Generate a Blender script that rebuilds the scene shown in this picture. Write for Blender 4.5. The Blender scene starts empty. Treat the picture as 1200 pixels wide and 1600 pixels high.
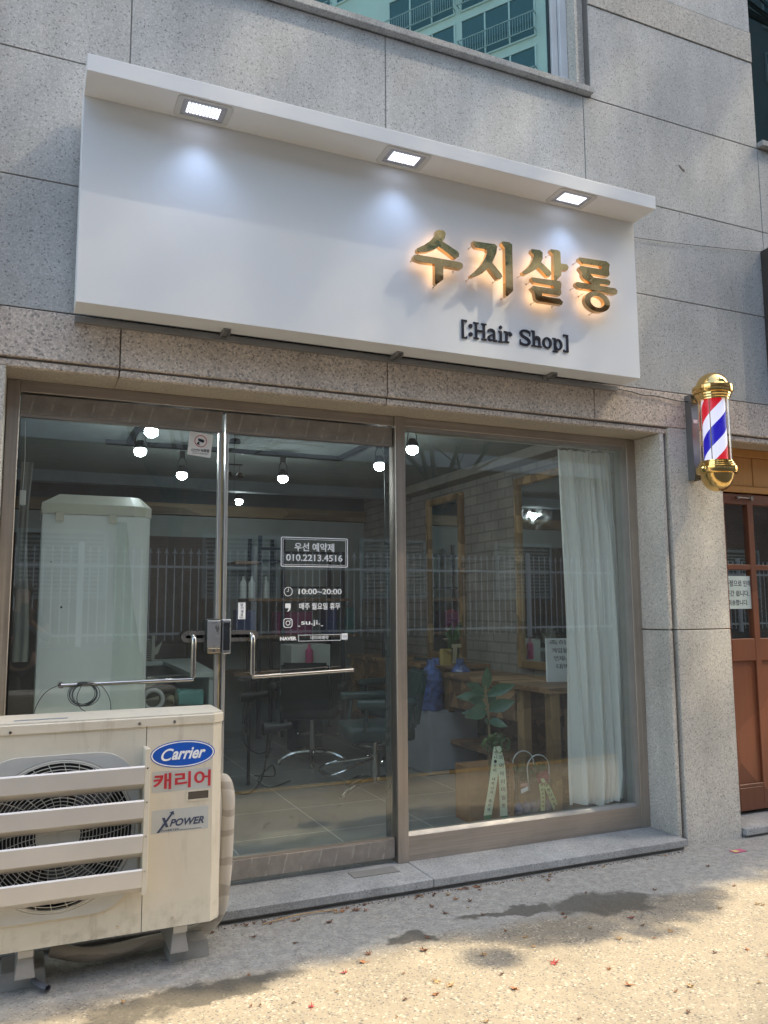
import bpy, bmesh, math, random
from mathutils import Vector, Matrix
R = math.radians
scene = bpy.context.scene
C = scene.collection
random.seed(7)

# ------------------------------------------------------------------ camera
CAM = Vector((0.0, -3.8, 1.39))
pitch, yaw, roll = 0.11823951, 0.41516174, -0.00610557
fwd = Vector((math.sin(yaw) * math.cos(pitch), math.cos(yaw) * math.cos(pitch), math.sin(pitch)))
right0 = Vector((math.cos(yaw), -math.sin(yaw), 0))
up0 = right0.cross(fwd)
rt = right0 * math.cos(roll) + up0 * math.sin(roll)
up = up0 * math.cos(roll) - right0 * math.sin(roll)
cd = bpy.data.cameras.new("Camera")
cam = bpy.data.objects.new("Camera", cd)
C.objects.link(cam)
m = Matrix((rt, up, -fwd)).transposed().to_4x4()
m.translation = CAM
cam.matrix_world = m
cd.sensor_fit = 'VERTICAL'
cd.sensor_height = 32.0
cd.sensor_width = 24.0
cd.lens = 32.0 * 1266.4 / 1600.0
cd.clip_start = 0.05
cd.clip_end = 600
scene.camera = cam

# ------------------------------------------------------------------ light
SUN = Vector((0.56, -0.32, 0.76)).normalized()
el = math.asin(SUN.z)
az = math.atan2(SUN.x, SUN.y)
w = bpy.data.worlds.new("World")
scene.world = w
w.use_nodes = True
nt = w.node_tree
bgn = nt.nodes['Background']
sky = nt.nodes.new('ShaderNodeTexSky')
sky.sky_type = 'NISHITA'
sky.sun_disc = False
sky.sun_elevation = el
sky.sun_rotation = az
sky.air_density = 1.0
sky.dust_density = 2.0
sky.ozone_density = 0.7
hz = nt.nodes.new('ShaderNodeMix'); hz.data_type = 'RGBA'; hz.blend_type = 'MULTIPLY'; hz.inputs[0].default_value = 1.0
nt.links.new(sky.outputs[0], hz.inputs[6]); hz.inputs[7].default_value = (1.09, 1.02, .89, 1)      # warm tint put into the sky colour against its blue cast
nt.links.new(hz.outputs[2], bgn.inputs[0])
bgn.inputs[1].default_value = 0.15
sl = bpy.data.lights.new("Sun", 'SUN')
sl.energy = 2.4
sl.angle = R(0.53)
sl.color = (1.0, 0.86, 0.62)
so = bpy.data.objects.new("Sun", sl)
C.objects.link(so)
so.rotation_euler = (-SUN).to_track_quat('-Z', 'Y').to_euler()
so.location = (12, -8, 18)
scene.view_settings.view_transform = 'Standard'
scene.view_settings.look = 'None'
scene.view_settings.exposure = 1.95
scene.view_settings.gamma = 1.0
scene.cycles.use_denoising = True
scene.cycles.max_bounces = 10
scene.cycles.transparent_max_bounces = 16
scene.cycles.sample_clamp_indirect = 6.0

# ------------------------------------------------------------------ materials
MATS = {}
class NB:
    def __init__(s, name):
        s.m = bpy.data.materials.new(name); s.m.use_nodes = True
        s.t = s.m.node_tree; s.t.nodes.clear()
        s.out = s.t.nodes.new('ShaderNodeOutputMaterial')
    def n(s, typ, **kw):
        nd = s.t.nodes.new(typ)
        for k, v in kw.items():
            if k.startswith('i_'):
                key = k[2:]
                key = int(key) if key.isdigit() else key.replace('_', ' ')
                nd.inputs[key].default_value = v
            else: setattr(nd, k, v)
        return nd
    def l(s, a, b): s.t.links.new(a, b)
    def coord(s, scale=(1, 1, 1), kind='Object', rot=(0, 0, 0)):
        tc = s.n('ShaderNodeTexCoord'); mp = s.n('ShaderNodeMapping')
        mp.inputs['Scale'].default_value = scale; mp.inputs['Rotation'].default_value = rot
        s.l(tc.outputs[kind], mp.inputs['Vector']); return mp.outputs[0]
    def ramp(s, fac, stops, interp='LINEAR'):
        r = s.n('ShaderNodeValToRGB'); cr = r.color_ramp; cr.interpolation = interp
        while len(cr.elements) < len(stops): cr.elements.new(0.5)
        for e, (p, c) in zip(cr.elements, stops):
            e.position = p; e.color = (c[0], c[1], c[2], 1) if hasattr(c, '__len__') else (c, c, c, 1)
        s.l(fac, r.inputs[0]); return r.outputs[0]
    def mix(s, fac, a, b, mode='MIX'):
        mx = s.n('ShaderNodeMix'); mx.data_type = 'RGBA'; mx.blend_type = mode
        for v, sock in ((fac, mx.inputs[0]), (a, mx.inputs[6]), (b, mx.inputs[7])):
            if hasattr(v, 'is_linked') or hasattr(v, 'links'): s.l(v, sock)
            else: sock.default_value = v if not hasattr(v, '__len__') else (v[0], v[1], v[2], 1)
        return mx.outputs[2]
    def noise(s, vec, scale, detail=4, rough=.55):
        nd = s.n('ShaderNodeTexNoise'); s.l(vec, nd.inputs['Vector'])
        nd.inputs['Scale'].default_value = scale; nd.inputs['Detail'].default_value = detail
        nd.inputs['Roughness'].default_value = rough; return nd.outputs['Fac']
    def vor(s, vec, scale, out='Color', feat='F1'):
        nd = s.n('ShaderNodeTexVoronoi', feature=feat); s.l(vec, nd.inputs['Vector']); nd.inputs['Scale'].default_value = scale
        return nd.outputs[out]
    def bw(s, c):
        x = s.n('ShaderNodeRGBToBW'); s.l(c, x.inputs[0]); return x.outputs[0]
    def finish(s, col, rough=.6, metal=0., bump=None, bstr=.2, bdist=.002, **kw):
        p = s.n('ShaderNodeBsdfPrincipled')
        for sock, v in ((p.inputs['Base Color'], col), (p.inputs['Roughness'], rough), (p.inputs['Metallic'], metal)):
            if hasattr(v, 'links'): s.l(v, sock)
            else: sock.default_value = v if not hasattr(v, '__len__') else (v[0], v[1], v[2], 1)
        for k, v in kw.items():
            p.inputs[k.replace('_', ' ')].default_value = v if not hasattr(v, '__len__') else (v[0], v[1], v[2], 1)
        if bump is not None:
            b = s.n('ShaderNodeBump'); b.inputs['Strength'].default_value = bstr; b.inputs['Distance'].default_value = bdist
            s.l(bump, b.inputs['Height']); s.l(b.outputs[0], p.inputs['Normal'])
        s.l(p.outputs[0], s.out.inputs[0]); return s.m

def mat(name, col, rough=.6, metal=0., var=.08, vscale=6., bump=0., bscale=200., **kw):
    if name in MATS: return MATS[name]
    b = NB(name); v = b.coord()
    nz = b.noise(v, vscale, 5)
    c = b.mix(b.ramp(nz, [(.3, 0.), (.7, 1.)]), [x * (1 - var) for x in col], [min(1, x * (1 + var)) for x in col])
    bm_ = b.noise(v, bscale, 3) if bump else None
    rr = b.ramp(b.noise(v, vscale * 3, 3), [(.3, max(0, rough - .06)), (.7, min(1, rough + .06))])
    MATS[name] = b.finish(c, rr, metal, bm_, bump, .001, **kw)
    return MATS[name]

def granite(name, light, mid, dark, grain=150., darkp=.16, stain=.12, warm=None, slab=0.):
    b = NB(name); v = b.coord()
    g1 = b.bw(b.vor(v, grain)); g2 = b.bw(b.vor(v, grain * 1.9))
    c = b.ramp(g1, [(0., dark), (darkp, dark), (darkp + .05, mid), (.62, mid), (.7, light), (1., light)])
    c2 = b.ramp(g2, [(0., [x * .75 for x in mid]), (.35, mid), (.8, light)])
    c = b.mix(.45, c, c2)
    big = b.noise(v, 1.3, 6, .6)
    c = b.mix(1.0, c, b.ramp(big, [(.28, 1 - stain), (.7, 1.0 + stain * .4)]), 'MULTIPLY')
    if slab:
        tcs = b.n('ShaderNodeTexCoord'); ad = b.n('ShaderNodeVectorMath', operation='ADD'); ad.inputs[1].default_value = (1.7 - .353, 50, -2.72); b.l(tcs.outputs['Object'], ad.inputs[0])
        sn = b.n('ShaderNodeVectorMath', operation='SNAP'); sn.inputs[1].default_value = (1.3465, 100, .61); b.l(ad.outputs[0], sn.inputs[0])
        wn = b.n('ShaderNodeTexWhiteNoise'); wn.noise_dimensions = '3D'; b.l(sn.outputs[0], wn.inputs['Vector'])
        c = b.mix(1.0, c, b.ramp(wn.outputs['Value'], [(0, (1 - slab, 1 - slab, 1 - slab * .8)), (.5, (1, .985, .97)), (1, (1 + slab * .5, 1 + slab * .5, 1 + slab * .5))]), 'MULTIPLY')
    vs = b.coord((5, 5, .6))
    st = b.noise(vs, 1.2, 5, .6)
    c = b.mix(1.0, c, b.ramp(st, [(.3, 1 - stain * .7), (.6, 1.0)]), 'MULTIPLY')
    MATS[name] = b.finish(c, .62, 0, g1, .25, .0012, Specular_IOR_Level=.35)
    return MATS[name]

def wood(name, a, bcol, scale=(2, 30, 30), rough=.5, bands=7.):
    b = NB(name); v = b.coord(scale)
    n1 = b.noise(v, 1.6, 6, .6)
    v2 = b.coord((1, bands, bands)); blk = b.bw(b.vor(b.coord((1.2, bands, bands)), 1.0))
    c = b.mix(b.ramp(n1, [(.3, 0.), (.7, 1.)]), a, bcol)
    c = b.mix(.6, c, b.ramp(blk, [(.2, [x * .55 for x in a]), (.5, a), (.8, [min(1, x * 1.3) for x in bcol])]))
    MATS[name] = b.finish(c, rough, 0, n1, .2, .001)
    return MATS[name]

def emit(name, col, strength):
    b = NB(name); e = b.n('ShaderNodeEmission'); e.inputs[0].default_value = (*col, 1); e.inputs[1].default_value = strength
    b.l(e.outputs[0], b.out.inputs[0]); MATS[name] = b.m; return b.m

def glass(name, tint, ior=1.55, rough=0.0, refl=(1, 1, 1), dust_haze=0.0):
    b = NB(name)
    tr = b.n('ShaderNodeBsdfTransparent'); tr.inputs[0].default_value = (*tint, 1)
    gl = b.n('ShaderNodeBsdfGlossy'); gl.inputs['Color'].default_value = (*refl, 1); gl.inputs['Roughness'].default_value = rough
    fr = b.n('ShaderNodeFresnel'); fr.inputs[0].default_value = ior
    ge = b.n('ShaderNodeNewGeometry'); inv = b.n('ShaderNodeMath', operation='SUBTRACT'); inv.inputs[0].default_value = 1.0; b.l(ge.outputs['Backfacing'], inv.inputs[1])
    mu = b.n('ShaderNodeMath', operation='MULTIPLY'); b.l(fr.outputs[0], mu.inputs[0]); b.l(inv.outputs[0], mu.inputs[1])
    mx = b.n('ShaderNodeMixShader'); b.l(mu.outputs[0], mx.inputs[0]); b.l(tr.outputs[0], mx.inputs[1]); b.l(gl.outputs[0], mx.inputs[2])
    last = mx.outputs[0]
    if dust_haze:
        v = b.coord((1, 1, .35)); nz = b.noise(v, 5, 6, .65)
        df = b.n('ShaderNodeBsdfDiffuse'); df.inputs[0].default_value = (.6, .63, .6, 1)
        m2 = b.n('ShaderNodeMixShader'); b.l(b.ramp(nz, [(.35, dust_haze * .25), (.75, dust_haze)]), m2.inputs[0]); b.l(last, m2.inputs[1]); b.l(df.outputs[0], m2.inputs[2])
        last = m2.outputs[0]
    b.l(last, b.out.inputs[0]); MATS[name] = b.m; return b.m

G_WALL = granite('granite_grey', (.62, .625, .62), (.45, .46, .455), (.11, .115, .12), 150, .13, .2, slab=.05)
G_BAND = granite('granite_pink', (.84, .74, .65), (.57, .485, .42), (.15, .13, .12), 105, .22, .2)
G_JAMB = granite('granite_jamb', (.80, .755, .68), (.57, .54, .485), (.16, .155, .145), 150, .15, .24)
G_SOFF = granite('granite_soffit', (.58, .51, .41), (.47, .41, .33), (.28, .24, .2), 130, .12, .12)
G_ROUGH = granite('granite_rough', (.60, .57, .52), (.44, .415, .38), (.2, .19, .17), 90, .2)
G_STEP = granite('granite_step', (.50, .50, .49), (.36, .365, .36), (.14, .14, .14), 140, .14, .3)
JOINT = mat('joint_mortar', (.22, .21, .20), .9)
WHITE = mat('sign_white', (.80, .815, .83), .42, 0, .02, 2)
LETB = mat('letter_black', (.012, .014, .03), .35)
GOLD = mat('polished_gold', (.86, .60, .24), .07, 1.0, .03, 10)
GOLDL = mat('letter_gold', (.70, .46, .22), .05, 1.0, .04, 6)
HALO = emit('backlight_warm', (1.0, .58, .27), 1.1)
LEDW = emit('led_white', (.74, .82, 1.0), .9)
FRAME = None
def metal_frame(name, col, rough, streak=.15, axis=(60, 60, 1)):
    b = NB(name); v = b.coord(axis); n1 = b.noise(v, 1.5, 5, .6)
    c = b.mix(b.ramp(n1, [(.3, 0.), (.7, 1.)]), [x * (1 - streak) for x in col], [x * (1 + streak) for x in col])
    big = b.noise(b.coord(), 2.2, 5, .6)
    c = b.mix(1.0, c, b.ramp(big, [(.3, .8), (.65, 1.05)]), 'MULTIPLY')
    MATS[name] = b.finish(c, b.ramp(n1, [(.3, rough - .07), (.7, rough + .09)]), .85); return MATS[name]
FRAME = metal_frame('bronze_steel', (.50, .44, .385), .42)
FRAMEH = metal_frame('bronze_steel_h', (.50, .44, .385), .42, axis=(1, 60, 60))
STEEL = mat('polished_steel', (.62, .60, .57), .13, 1.0, .05, 8)
STEELD = mat('satin_steel', (.50, .46, .42), .28, 1.0, .06, 8)
ALU = mat('aluminium', (.55, .54, .53), .35, .7)
GASKET = mat('yellowed_gasket', (.42, .34, .2), .5)
BLACK = mat('black_plastic', (.018, .018, .02), .4)
DARK = mat('dark_void', (.012, .012, .013), .9)
CABLE = mat('cable_black', (.015, .015, .017), .5)
WPL = mat('white_plastic', (.62, .63, .62), .4, 0, .03)
VINYL = mat('vinyl_white', (.94, .95, .97), .5, 0, .02)
GLASS = glass('door_glass', (.94, .97, .955), 1.95, 0, dust_haze=.03)  # part of this dust is haze put into the glass colour
GLASSU = glass('upper_glass', (.3, .45, .45), 6.0, 0, (.70, 1.0, .96))
CLEAR = glass('clear_acrylic', (.97, .97, .97), 1.3)

def film_rail(name):
    b = NB(name)
    v = b.coord((1, 1, 1), rot=(0, R(-14), 0))
    wv = b.n('ShaderNodeTexWave', wave_type='BANDS', bands_direction='X'); b.l(v, wv.inputs[0])
    wv.inputs['Scale'].default_value = 3.6; wv.inputs['Distortion'].default_value = .35; wv.inputs['Detail'].default_value = 2; wv.inputs['Detail Scale'].default_value = 4
    n1 = b.noise(b.coord(), 14, 6, .65)
    s = b.ramp(wv.outputs['Fac'], [(.965, 0.), (.99, 1.)])
    br = b.ramp(b.noise(b.coord(), 30, 3), [(.42, 0.), (.55, .55)])
    f = b.mix(1., s, br, 'MULTIPLY')
    c = b.mix(f, b.mix(b.ramp(n1, [(.35, 0.), (.7, 1.)]), (.27, .245, .22), (.38, .345, .31)), (.52, .49, .45))
    MATS[name] = b.finish(c, .42, .35); return MATS[name]
FILM = film_rail('film_covered_steel')

def tile_floor():
    b = NB('interior_tiles'); v = b.coord()
    bt = b.n('ShaderNodeTexBrick'); b.l(v, bt.inputs[0]); bt.offset = 0.0
    bt.inputs['Scale'].default_value = 1.0; bt.inputs['Mortar Size'].default_value = .004
    bt.inputs['Brick Width'].default_value = .6; bt.inputs['Row Height'].default_value = .6
    bt.inputs['Color1'].default_value = (.20, .21, .205, 1); bt.inputs['Color2'].default_value = (.185, .195, .19, 1); bt.inputs['Mortar'].default_value = (.5, .5, .48, 1)
    n1 = b.noise(v, 4, 6)
    c = b.mix(1., bt.outputs[0], b.ramp(n1, [(.3, .85), (.7, 1.1)]), 'MULTIPLY')
    MATS['tile'] = b.finish(c, .35); return MATS['tile']
TILE = tile_floor()
def brick(name, c1, c2, mortar, bw, bh, ms, rough=.8, axis='X'):
    b = NB(name); tc = b.n('ShaderNodeTexCoord'); sx = b.n('ShaderNodeSeparateXYZ'); cx = b.n('ShaderNodeCombineXYZ')
    b.l(tc.outputs['Object'], sx.inputs[0]); b.l(sx.outputs[axis], cx.inputs[0]); b.l(sx.outputs['Z'], cx.inputs[1]); v = cx.outputs[0]
    bt = b.n('ShaderNodeTexBrick'); b.l(v, bt.inputs[0])
    bt.inputs['Scale'].default_value = 1.0; bt.inputs['Mortar Size'].default_value = ms; bt.inputs['Bias'].default_value = 0.0
    bt.inputs['Brick Width'].default_value = bw; bt.inputs['Row Height'].default_value = bh
    bt.inputs['Color1'].default_value = (*c1, 1); bt.inputs['Color2'].default_value = (*c2, 1); bt.inputs['Mortar'].default_value = (*mortar, 1)
    c = b.mix(1., bt.outputs[0], b.ramp(b.noise(tc.outputs['Object'], 3, 5), [(.3, .75), (.7, 1.1)]), 'MULTIPLY')
    MATS[name] = b.finish(c, rough, 0, bt.outputs['Fac'], -.6, .006); return MATS[name]
WBRICK = brick('painted_brick', (.28, .26, .23), (.25, .23, .205), (.19, .175, .155), .23, .085, .008, axis='Y')
RBRICK = brick('red_brick', (.20, .10, .065), (.15, .075, .05), (.20, .18, .16), .21, .07, .008)
WALLP = mat('room_plaster', (.27, .30, .29), .8, 0, .04)
CEIL = mat('room_ceiling', (.24, .26, .245), .85, 0, .05)
DBROWN = mat('dark_brown_panel', (.085, .065, .055), .7)
WOODT = wood('patchwork_wood', (.17, .09, .045), (.36, .22, .115), (30, 2, 30), .45, 9)
WOODF = wood('mirror_frame_wood', (.2, .12, .05), (.36, .23, .11), (30, 30, 2))
WOODO = wood('orange_varnished_wood', (.52, .24, .06), (.66, .33, .09), (30, 30, 1.5), .38, 5)
WOODR = wood('red_brown_door_wood', (.20, .068, .033), (.26, .095, .048), (30, 30, 1.5), .42, 1.3)
MIRROR = mat('mirror', (.8, .85, .84), .02, 1.0, .01)
TEALV = mat('teal_vinyl', (.035, .065, .065), .35)
BLKV = mat('black_vinyl', (.015, .018, .02), .4)
CURT = None
def curtain_mat():
    b = NB('sheer_curtain')
    v = b.coord((1, 1, 1)); n = b.noise(v, 900, 2)
    d = b.n('ShaderNodeBsdfDiffuse'); d.inputs[0].default_value = (.93, .94, .92, 1)
    t = b.n('ShaderNodeBsdfTranslucent'); t.inputs[0].default_value = (.9, .9, .87, 1)
    tr = b.n('ShaderNodeBsdfTransparent')
    m1 = b.n('ShaderNodeMixShader'); m1.inputs[0].default_value = .3; b.l(d.outputs[0], m1.inputs[1]); b.l(t.outputs[0], m1.inputs[2])
    m2 = b.n('ShaderNodeMixShader'); m2.inputs[0].default_value = .05; b.l(m1.outputs[0], m2.inputs[1]); b.l(tr.outputs[0], m2.inputs[2])
    b.l(m2.outputs[0], b.out.inputs[0]); return b.m
CURT = curtain_mat()

def pavement():
    b = NB('aggregate_concrete'); v = b.coord()
    peb = b.bw(b.vor(v, 75)); ped = b.vor(v, 75, 'Distance')
    fine = b.noise(v, 260, 4, .7)
    base = b.mix(b.ramp(fine, [(.3, 0.), (.7, 1.)]), (.21, .18, .135), (.36, .31, .23))
    stone = b.ramp(peb, [(.2, (.10, .095, .09)), (.45, (.30, .25, .19)), (.62, (.56, .50, .39)), (.9, (.15, .145, .14))])
    msk = b.ramp(ped, [(.25, 1.), (.5, 0.)])
    c = b.mix(b.mix(1., msk, b.ramp(b.noise(v, 9, 4), [(.35, .35), (.6, 1.)]), 'MULTIPLY'), base, stone)
    # grit flecks
    fl = b.bw(b.vor(v, 190)); c = b.mix(b.ramp(fl, [(.14, .8), (.18, 0.)]), c, (.09, .085, .08))
    big = b.noise(v, 1.6, 7, .62)
    c = b.mix(1., c, b.ramp(big, [(.3, .76), (.5, .98), (.72, 1.14)]), 'MULTIPLY')
    # greyer ground near the wall: the shade there put into the colour
    sx = b.n('ShaderNodeSeparateXYZ'); b.l(v, sx.inputs[0])
    wob = b.noise(v, 3.0, 5)
    def mathn(op, a, bb):
        q = b.n('ShaderNodeMath', operation=op)
        for i, z in enumerate((a, bb)):
            if hasattr(z, 'links'): b.l(z, q.inputs[i])
            else: q.inputs[i].default_value = z
        return q.outputs[0]
    edge = mathn('ADD', sx.outputs['Y'], mathn('MULTIPLY', mathn('SUBTRACT', wob, .5), .35))
    shade_mask = b.ramp(mathn('ADD', edge, 1.0), [(.38, 0.), (.5, 1.)])
    gcol = b.mix(b.ramp(b.noise(v, 22, 7, .7), [(.3, 0.), (.7, 1.)]), (.22, .215, .20), (.40, .39, .36))
    gcol = b.mix(b.mix(1., msk, (.45, .45, .45), 'MULTIPLY'), gcol, stone)
    gcol = b.mix(b.ramp(fl, [(.11, .7), (.15, 0.)]), gcol, (.10, .095, .09))
    c = b.mix(shade_mask, c, gcol)
    # damp stains with their own outlines
    rough = .85
    damp = None
    for (cx, cy, rx, ry, rot) in ((2.58, -.54, .34, .15, -.16), (1.56, -.52, .125, .10, .1), (.62, -.66, .42, .10, .05), (2.1, -.45, .28, .055, -.1), (.2,-.75,.35,.08,0)):
        tc = b.n('ShaderNodeTexCoord'); mp = b.n('ShaderNodeMapping', vector_type='TEXTURE')
        mp.inputs['Location'].default_value = (cx, cy, 0); mp.inputs['Rotation'].default_value = (0, 0, rot); mp.inputs['Scale'].default_value = (rx, ry, 1)
        wv = b.n('ShaderNodeVectorMath', operation='ADD')
        nn = b.n('ShaderNodeTexNoise'); b.l(tc.outputs['Object'], nn.inputs[0]); nn.inputs['Scale'].default_value = 9; nn.inputs['Detail'].default_value = 6
        sc = b.n('ShaderNodeVectorMath', operation='MULTIPLY_ADD'); b.l(nn.outputs['Color'], sc.inputs[0]); sc.inputs[1].default_value = (.34, .24, 0); sc.inputs[2].default_value = (-.17, -.12, 0)
        b.l(tc.outputs['Object'], wv.inputs[0]); b.l(sc.outputs[0], wv.inputs[1]); b.l(wv.outputs[0], mp.inputs['Vector'])
        ln = b.n('ShaderNodeVectorMath', operation='LENGTH'); b.l(mp.outputs[0], ln.inputs[0])
        mk = b.ramp(ln.outputs['Value'], [(.72, 1.), (1.0, 0.)])
        damp = mk if damp is None else b.mix(1., damp, mk, 'LIGHTEN')
    c = b.mix(b.mix(1., damp, (.80, .80, .80), 'MULTIPLY'), c, (.062, .056, .045))
    MATS['pave'] = b.finish(c, .85, 0, b.mix(.5, fine, peb), .35, .003)
    return MATS['pave']
PAVE = pavement()

# ------------------------------------------------------------------ mesh helpers
def box(bm, x0, x1, y0, y1, z0, z1, bev=0.0, seg=2):
    vs = [bm.verts.new((x, y, z)) for x in (x0, x1) for y in (y0, y1) for z in (z0, z1)]
    idx = [(0, 1, 3, 2), (4, 6, 7, 5), (0, 4, 5, 1), (2, 3, 7, 6), (0, 2, 6, 4), (1, 5, 7, 3)]
    fs = [bm.faces.new([vs[i] for i in f]) for f in idx]
    if bev > 0:
        es = list({e for f in fs for e in f.edges})
        bmesh.ops.bevel(bm, geom=es, offset=bev, segments=seg, affect='EDGES', profile=.5)
    return vs
def hexa(bm, bot, top, bev=0):
    """bot/top: four (x,y,z) each, same winding"""
    a = [bm.verts.new(p) for p in bot]; t = [bm.verts.new(p) for p in top]
    fs = [bm.faces.new(a[::-1]), bm.faces.new(t)]
    for i in range(4): fs.append(bm.faces.new((a[i], a[(i + 1) % 4], t[(i + 1) % 4], t[i])))
    if bev: bmesh.ops.bevel(bm, geom=list({e for f in fs for e in f.edges}), offset=bev, segments=2, affect='EDGES')
def prism(bm, poly, y0, y1, bev=0.0):
    """poly in x,z; extruded from y0 (front) to y1 (back)"""
    a = [bm.verts.new((p[0], y0, p[1])) for p in poly]; b_ = [bm.verts.new((p[0], y1, p[1])) for p in poly]
    n = len(poly); ff = bm.faces.new(a); bm.faces.new(b_[::-1])
    for i in range(n): bm.faces.new((a[i], b_[i], b_[(i + 1) % n], a[(i + 1) % n]))
    if bev: bmesh.ops.bevel(bm, geom=list(ff.edges), offset=bev, segments=2, affect='EDGES')
def ring(bm, outer, inner, y0, y1):
    n = len(outer)
    A = [[bm.verts.new((p[0], y, p[1])) for p in L] for L in (outer, inner) for y in (y0, y1)]
    of, ob, nf, nb_ = A
    for i in range(n):
        j = (i + 1) % n
        bm.faces.new((of[i], of[j], nf[j], nf[i])); bm.faces.new((ob[i], nb_[i], nb_[j], ob[j]))
        bm.faces.new((of[i], ob[i], ob[j], of[j])); bm.faces.new((nf[i], nf[j], nb_[j], nb_[i]))
def tube(bm, pts, r, seg=10, r2=None, cap=True):
    pts = [Vector(p) for p in pts]; n = len(pts); prev = None; rings = []
    for i, p in enumerate(pts):
        d = (pts[min(i + 1, n - 1)] - pts[max(i - 1, 0)]).normalized()
        if prev is None:
            u = d.cross(Vector((0, 0, 1)))
            if u.length < .1: u = d.cross(Vector((1, 0, 0)))
            u.normalize()
        else:
            u = (prev - d * prev.dot(d)).normalized()
        v = d.cross(u); prev = u
        rr = r if r2 is None else r + (r2 - r) * i / max(1, n - 1)
        rings.append([bm.verts.new(p + (u * math.cos(2 * math.pi * k / seg) + v * math.sin(2 * math.pi * k / seg)) * rr) for k in range(seg)])
    for a, b_ in zip(rings, rings[1:]):
        for k in range(seg): bm.faces.new((a[k], a[(k + 1) % seg], b_[(k + 1) % seg], b_[k]))
    if cap: bm.faces.new(rings[0][::-1]); bm.faces.new(rings[-1])
def lathe(bm, prof, cx, cy, seg=32, cz=0.):
    rings = []
    for r, z in prof:
        if r < 1e-5: rings.append([bm.verts.new((cx, cy, cz + z))])
        else: rings.append([bm.verts.new((cx + r * math.cos(2 * math.pi * k / seg), cy + r * math.sin(2 * math.pi * k / seg), cz + z)) for k in range(seg)])
    for a, b_ in zip(rings, rings[1:]):
        for k in range(seg):
            q = [a[k % len(a)], a[(k + 1) % seg % len(a)], b_[(k + 1) % seg % len(b_)], b_[k % len(b_)]]
            u = []
            for x in q:
                if x not in u: u.append(x)
            if len(u) > 2: bm.faces.new(u)
def ball(bm, c, r, sx=1, sy=1, sz=1, sub=2):
    g = bmesh.ops.create_icosphere(bm, subdivisions=sub, radius=r)
    for v in g['verts']: v.co = Vector((c[0] + v.co.x * sx, c[1] + v.co.y * sy, c[2] + v.co.z * sz))
def arc(cx, cz, r, a0, a1, n=10): return [(cx + r * math.cos(a0 + (a1 - a0) * i / n), cz + r * math.sin(a0 + (a1 - a0) * i / n)) for i in range(n + 1)]
def bez(pts, n=8):
    """Catmull-Rom through points"""
    P = [Vector(p) for p in pts]; P = [P[0] * 2 - P[1]] + P + [P[-1] * 2 - P[-2]]; out = []
    for i in range(1, len(P) - 2):
        for k in range(n):
            t = k / n
            out.append(.5 * ((2 * P[i]) + (P[i + 1] - P[i - 1]) * t + (2 * P[i - 1] - 5 * P[i] + 4 * P[i + 1] - P[i + 2]) * t * t + (3 * P[i] - P[i - 1] - 3 * P[i + 1] + P[i + 2]) * t ** 3))
    out.append(P[-2]); return out

def obj(name, bm, mt, parent=None, smooth=False, recalc=True):
    if recalc: bmesh.ops.recalc_face_normals(bm, faces=bm.faces[:])
    me = bpy.data.meshes.new(name)
    if parent is not None:
        off = parent_loc(parent)
        for v in bm.verts: v.co -= off
    bm.to_mesh(me); bm.free()
    o = bpy.data.objects.new(name, me); C.objects.link(o)
    if parent is not None: o.parent = parent
    for q in (mt if isinstance(mt, (list, tuple)) else [mt]): me.materials.append(q)
    if smooth:
        for p in me.polygons: p.use_smooth = True
        try: me.set_sharp_from_angle(angle=R(38))
        except Exception: pass
    return o
def objs(name, bm, mt, parent=None, smooth=False):
    """each connected piece becomes an object of its own"""
    bmesh.ops.recalc_face_normals(bm, faces=bm.faces[:])
    bm.verts.ensure_lookup_table(); seen = set(); out = []
    for v0 in bm.verts:
        if v0 in seen: continue
        st = [v0]; seen.add(v0); comp = []
        while st:
            v = st.pop(); comp.append(v)
            for e in v.link_edges:
                o_ = e.other_vert(v)
                if o_ not in seen: seen.add(o_); st.append(o_)
        nb = bmesh.new(); mp = {v: nb.verts.new(v.co) for v in comp}
        for f in {f for v in comp for f in v.link_faces}: nb.faces.new([mp[v] for v in f.verts])
        out.append(obj(name, nb, mt, parent, smooth, recalc=False))
    bm.free(); return out
def parent_loc(p):
    v = Vector((0, 0, 0))
    while p is not None: v += p.location; p = p.parent
    return v
def tag(o, label, cat, group=None):
    o['label'] = label; o['category'] = cat
    if group: o['group'] = group
    return o
def thing(name, label, cat, loc=(0, 0, 0), group=None):
    o = bpy.data.objects.new(name, None); C.objects.link(o); o.location = loc; o.empty_display_size = .1
    return tag(o, label, cat, group)
def copy_tree(o, parent=None):
    c = o.copy(); C.objects.link(c)
    if parent is not None: c.parent = parent
    for ch in [x for x in list(o.children)]: copy_tree(ch, c)
    return c
B = bmesh.new
def boxo(name, dims, mt, parent=None, bev=0.0):
    bm = B(); box(bm, *dims, bev=bev); return obj(name, bm, mt, parent)

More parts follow.
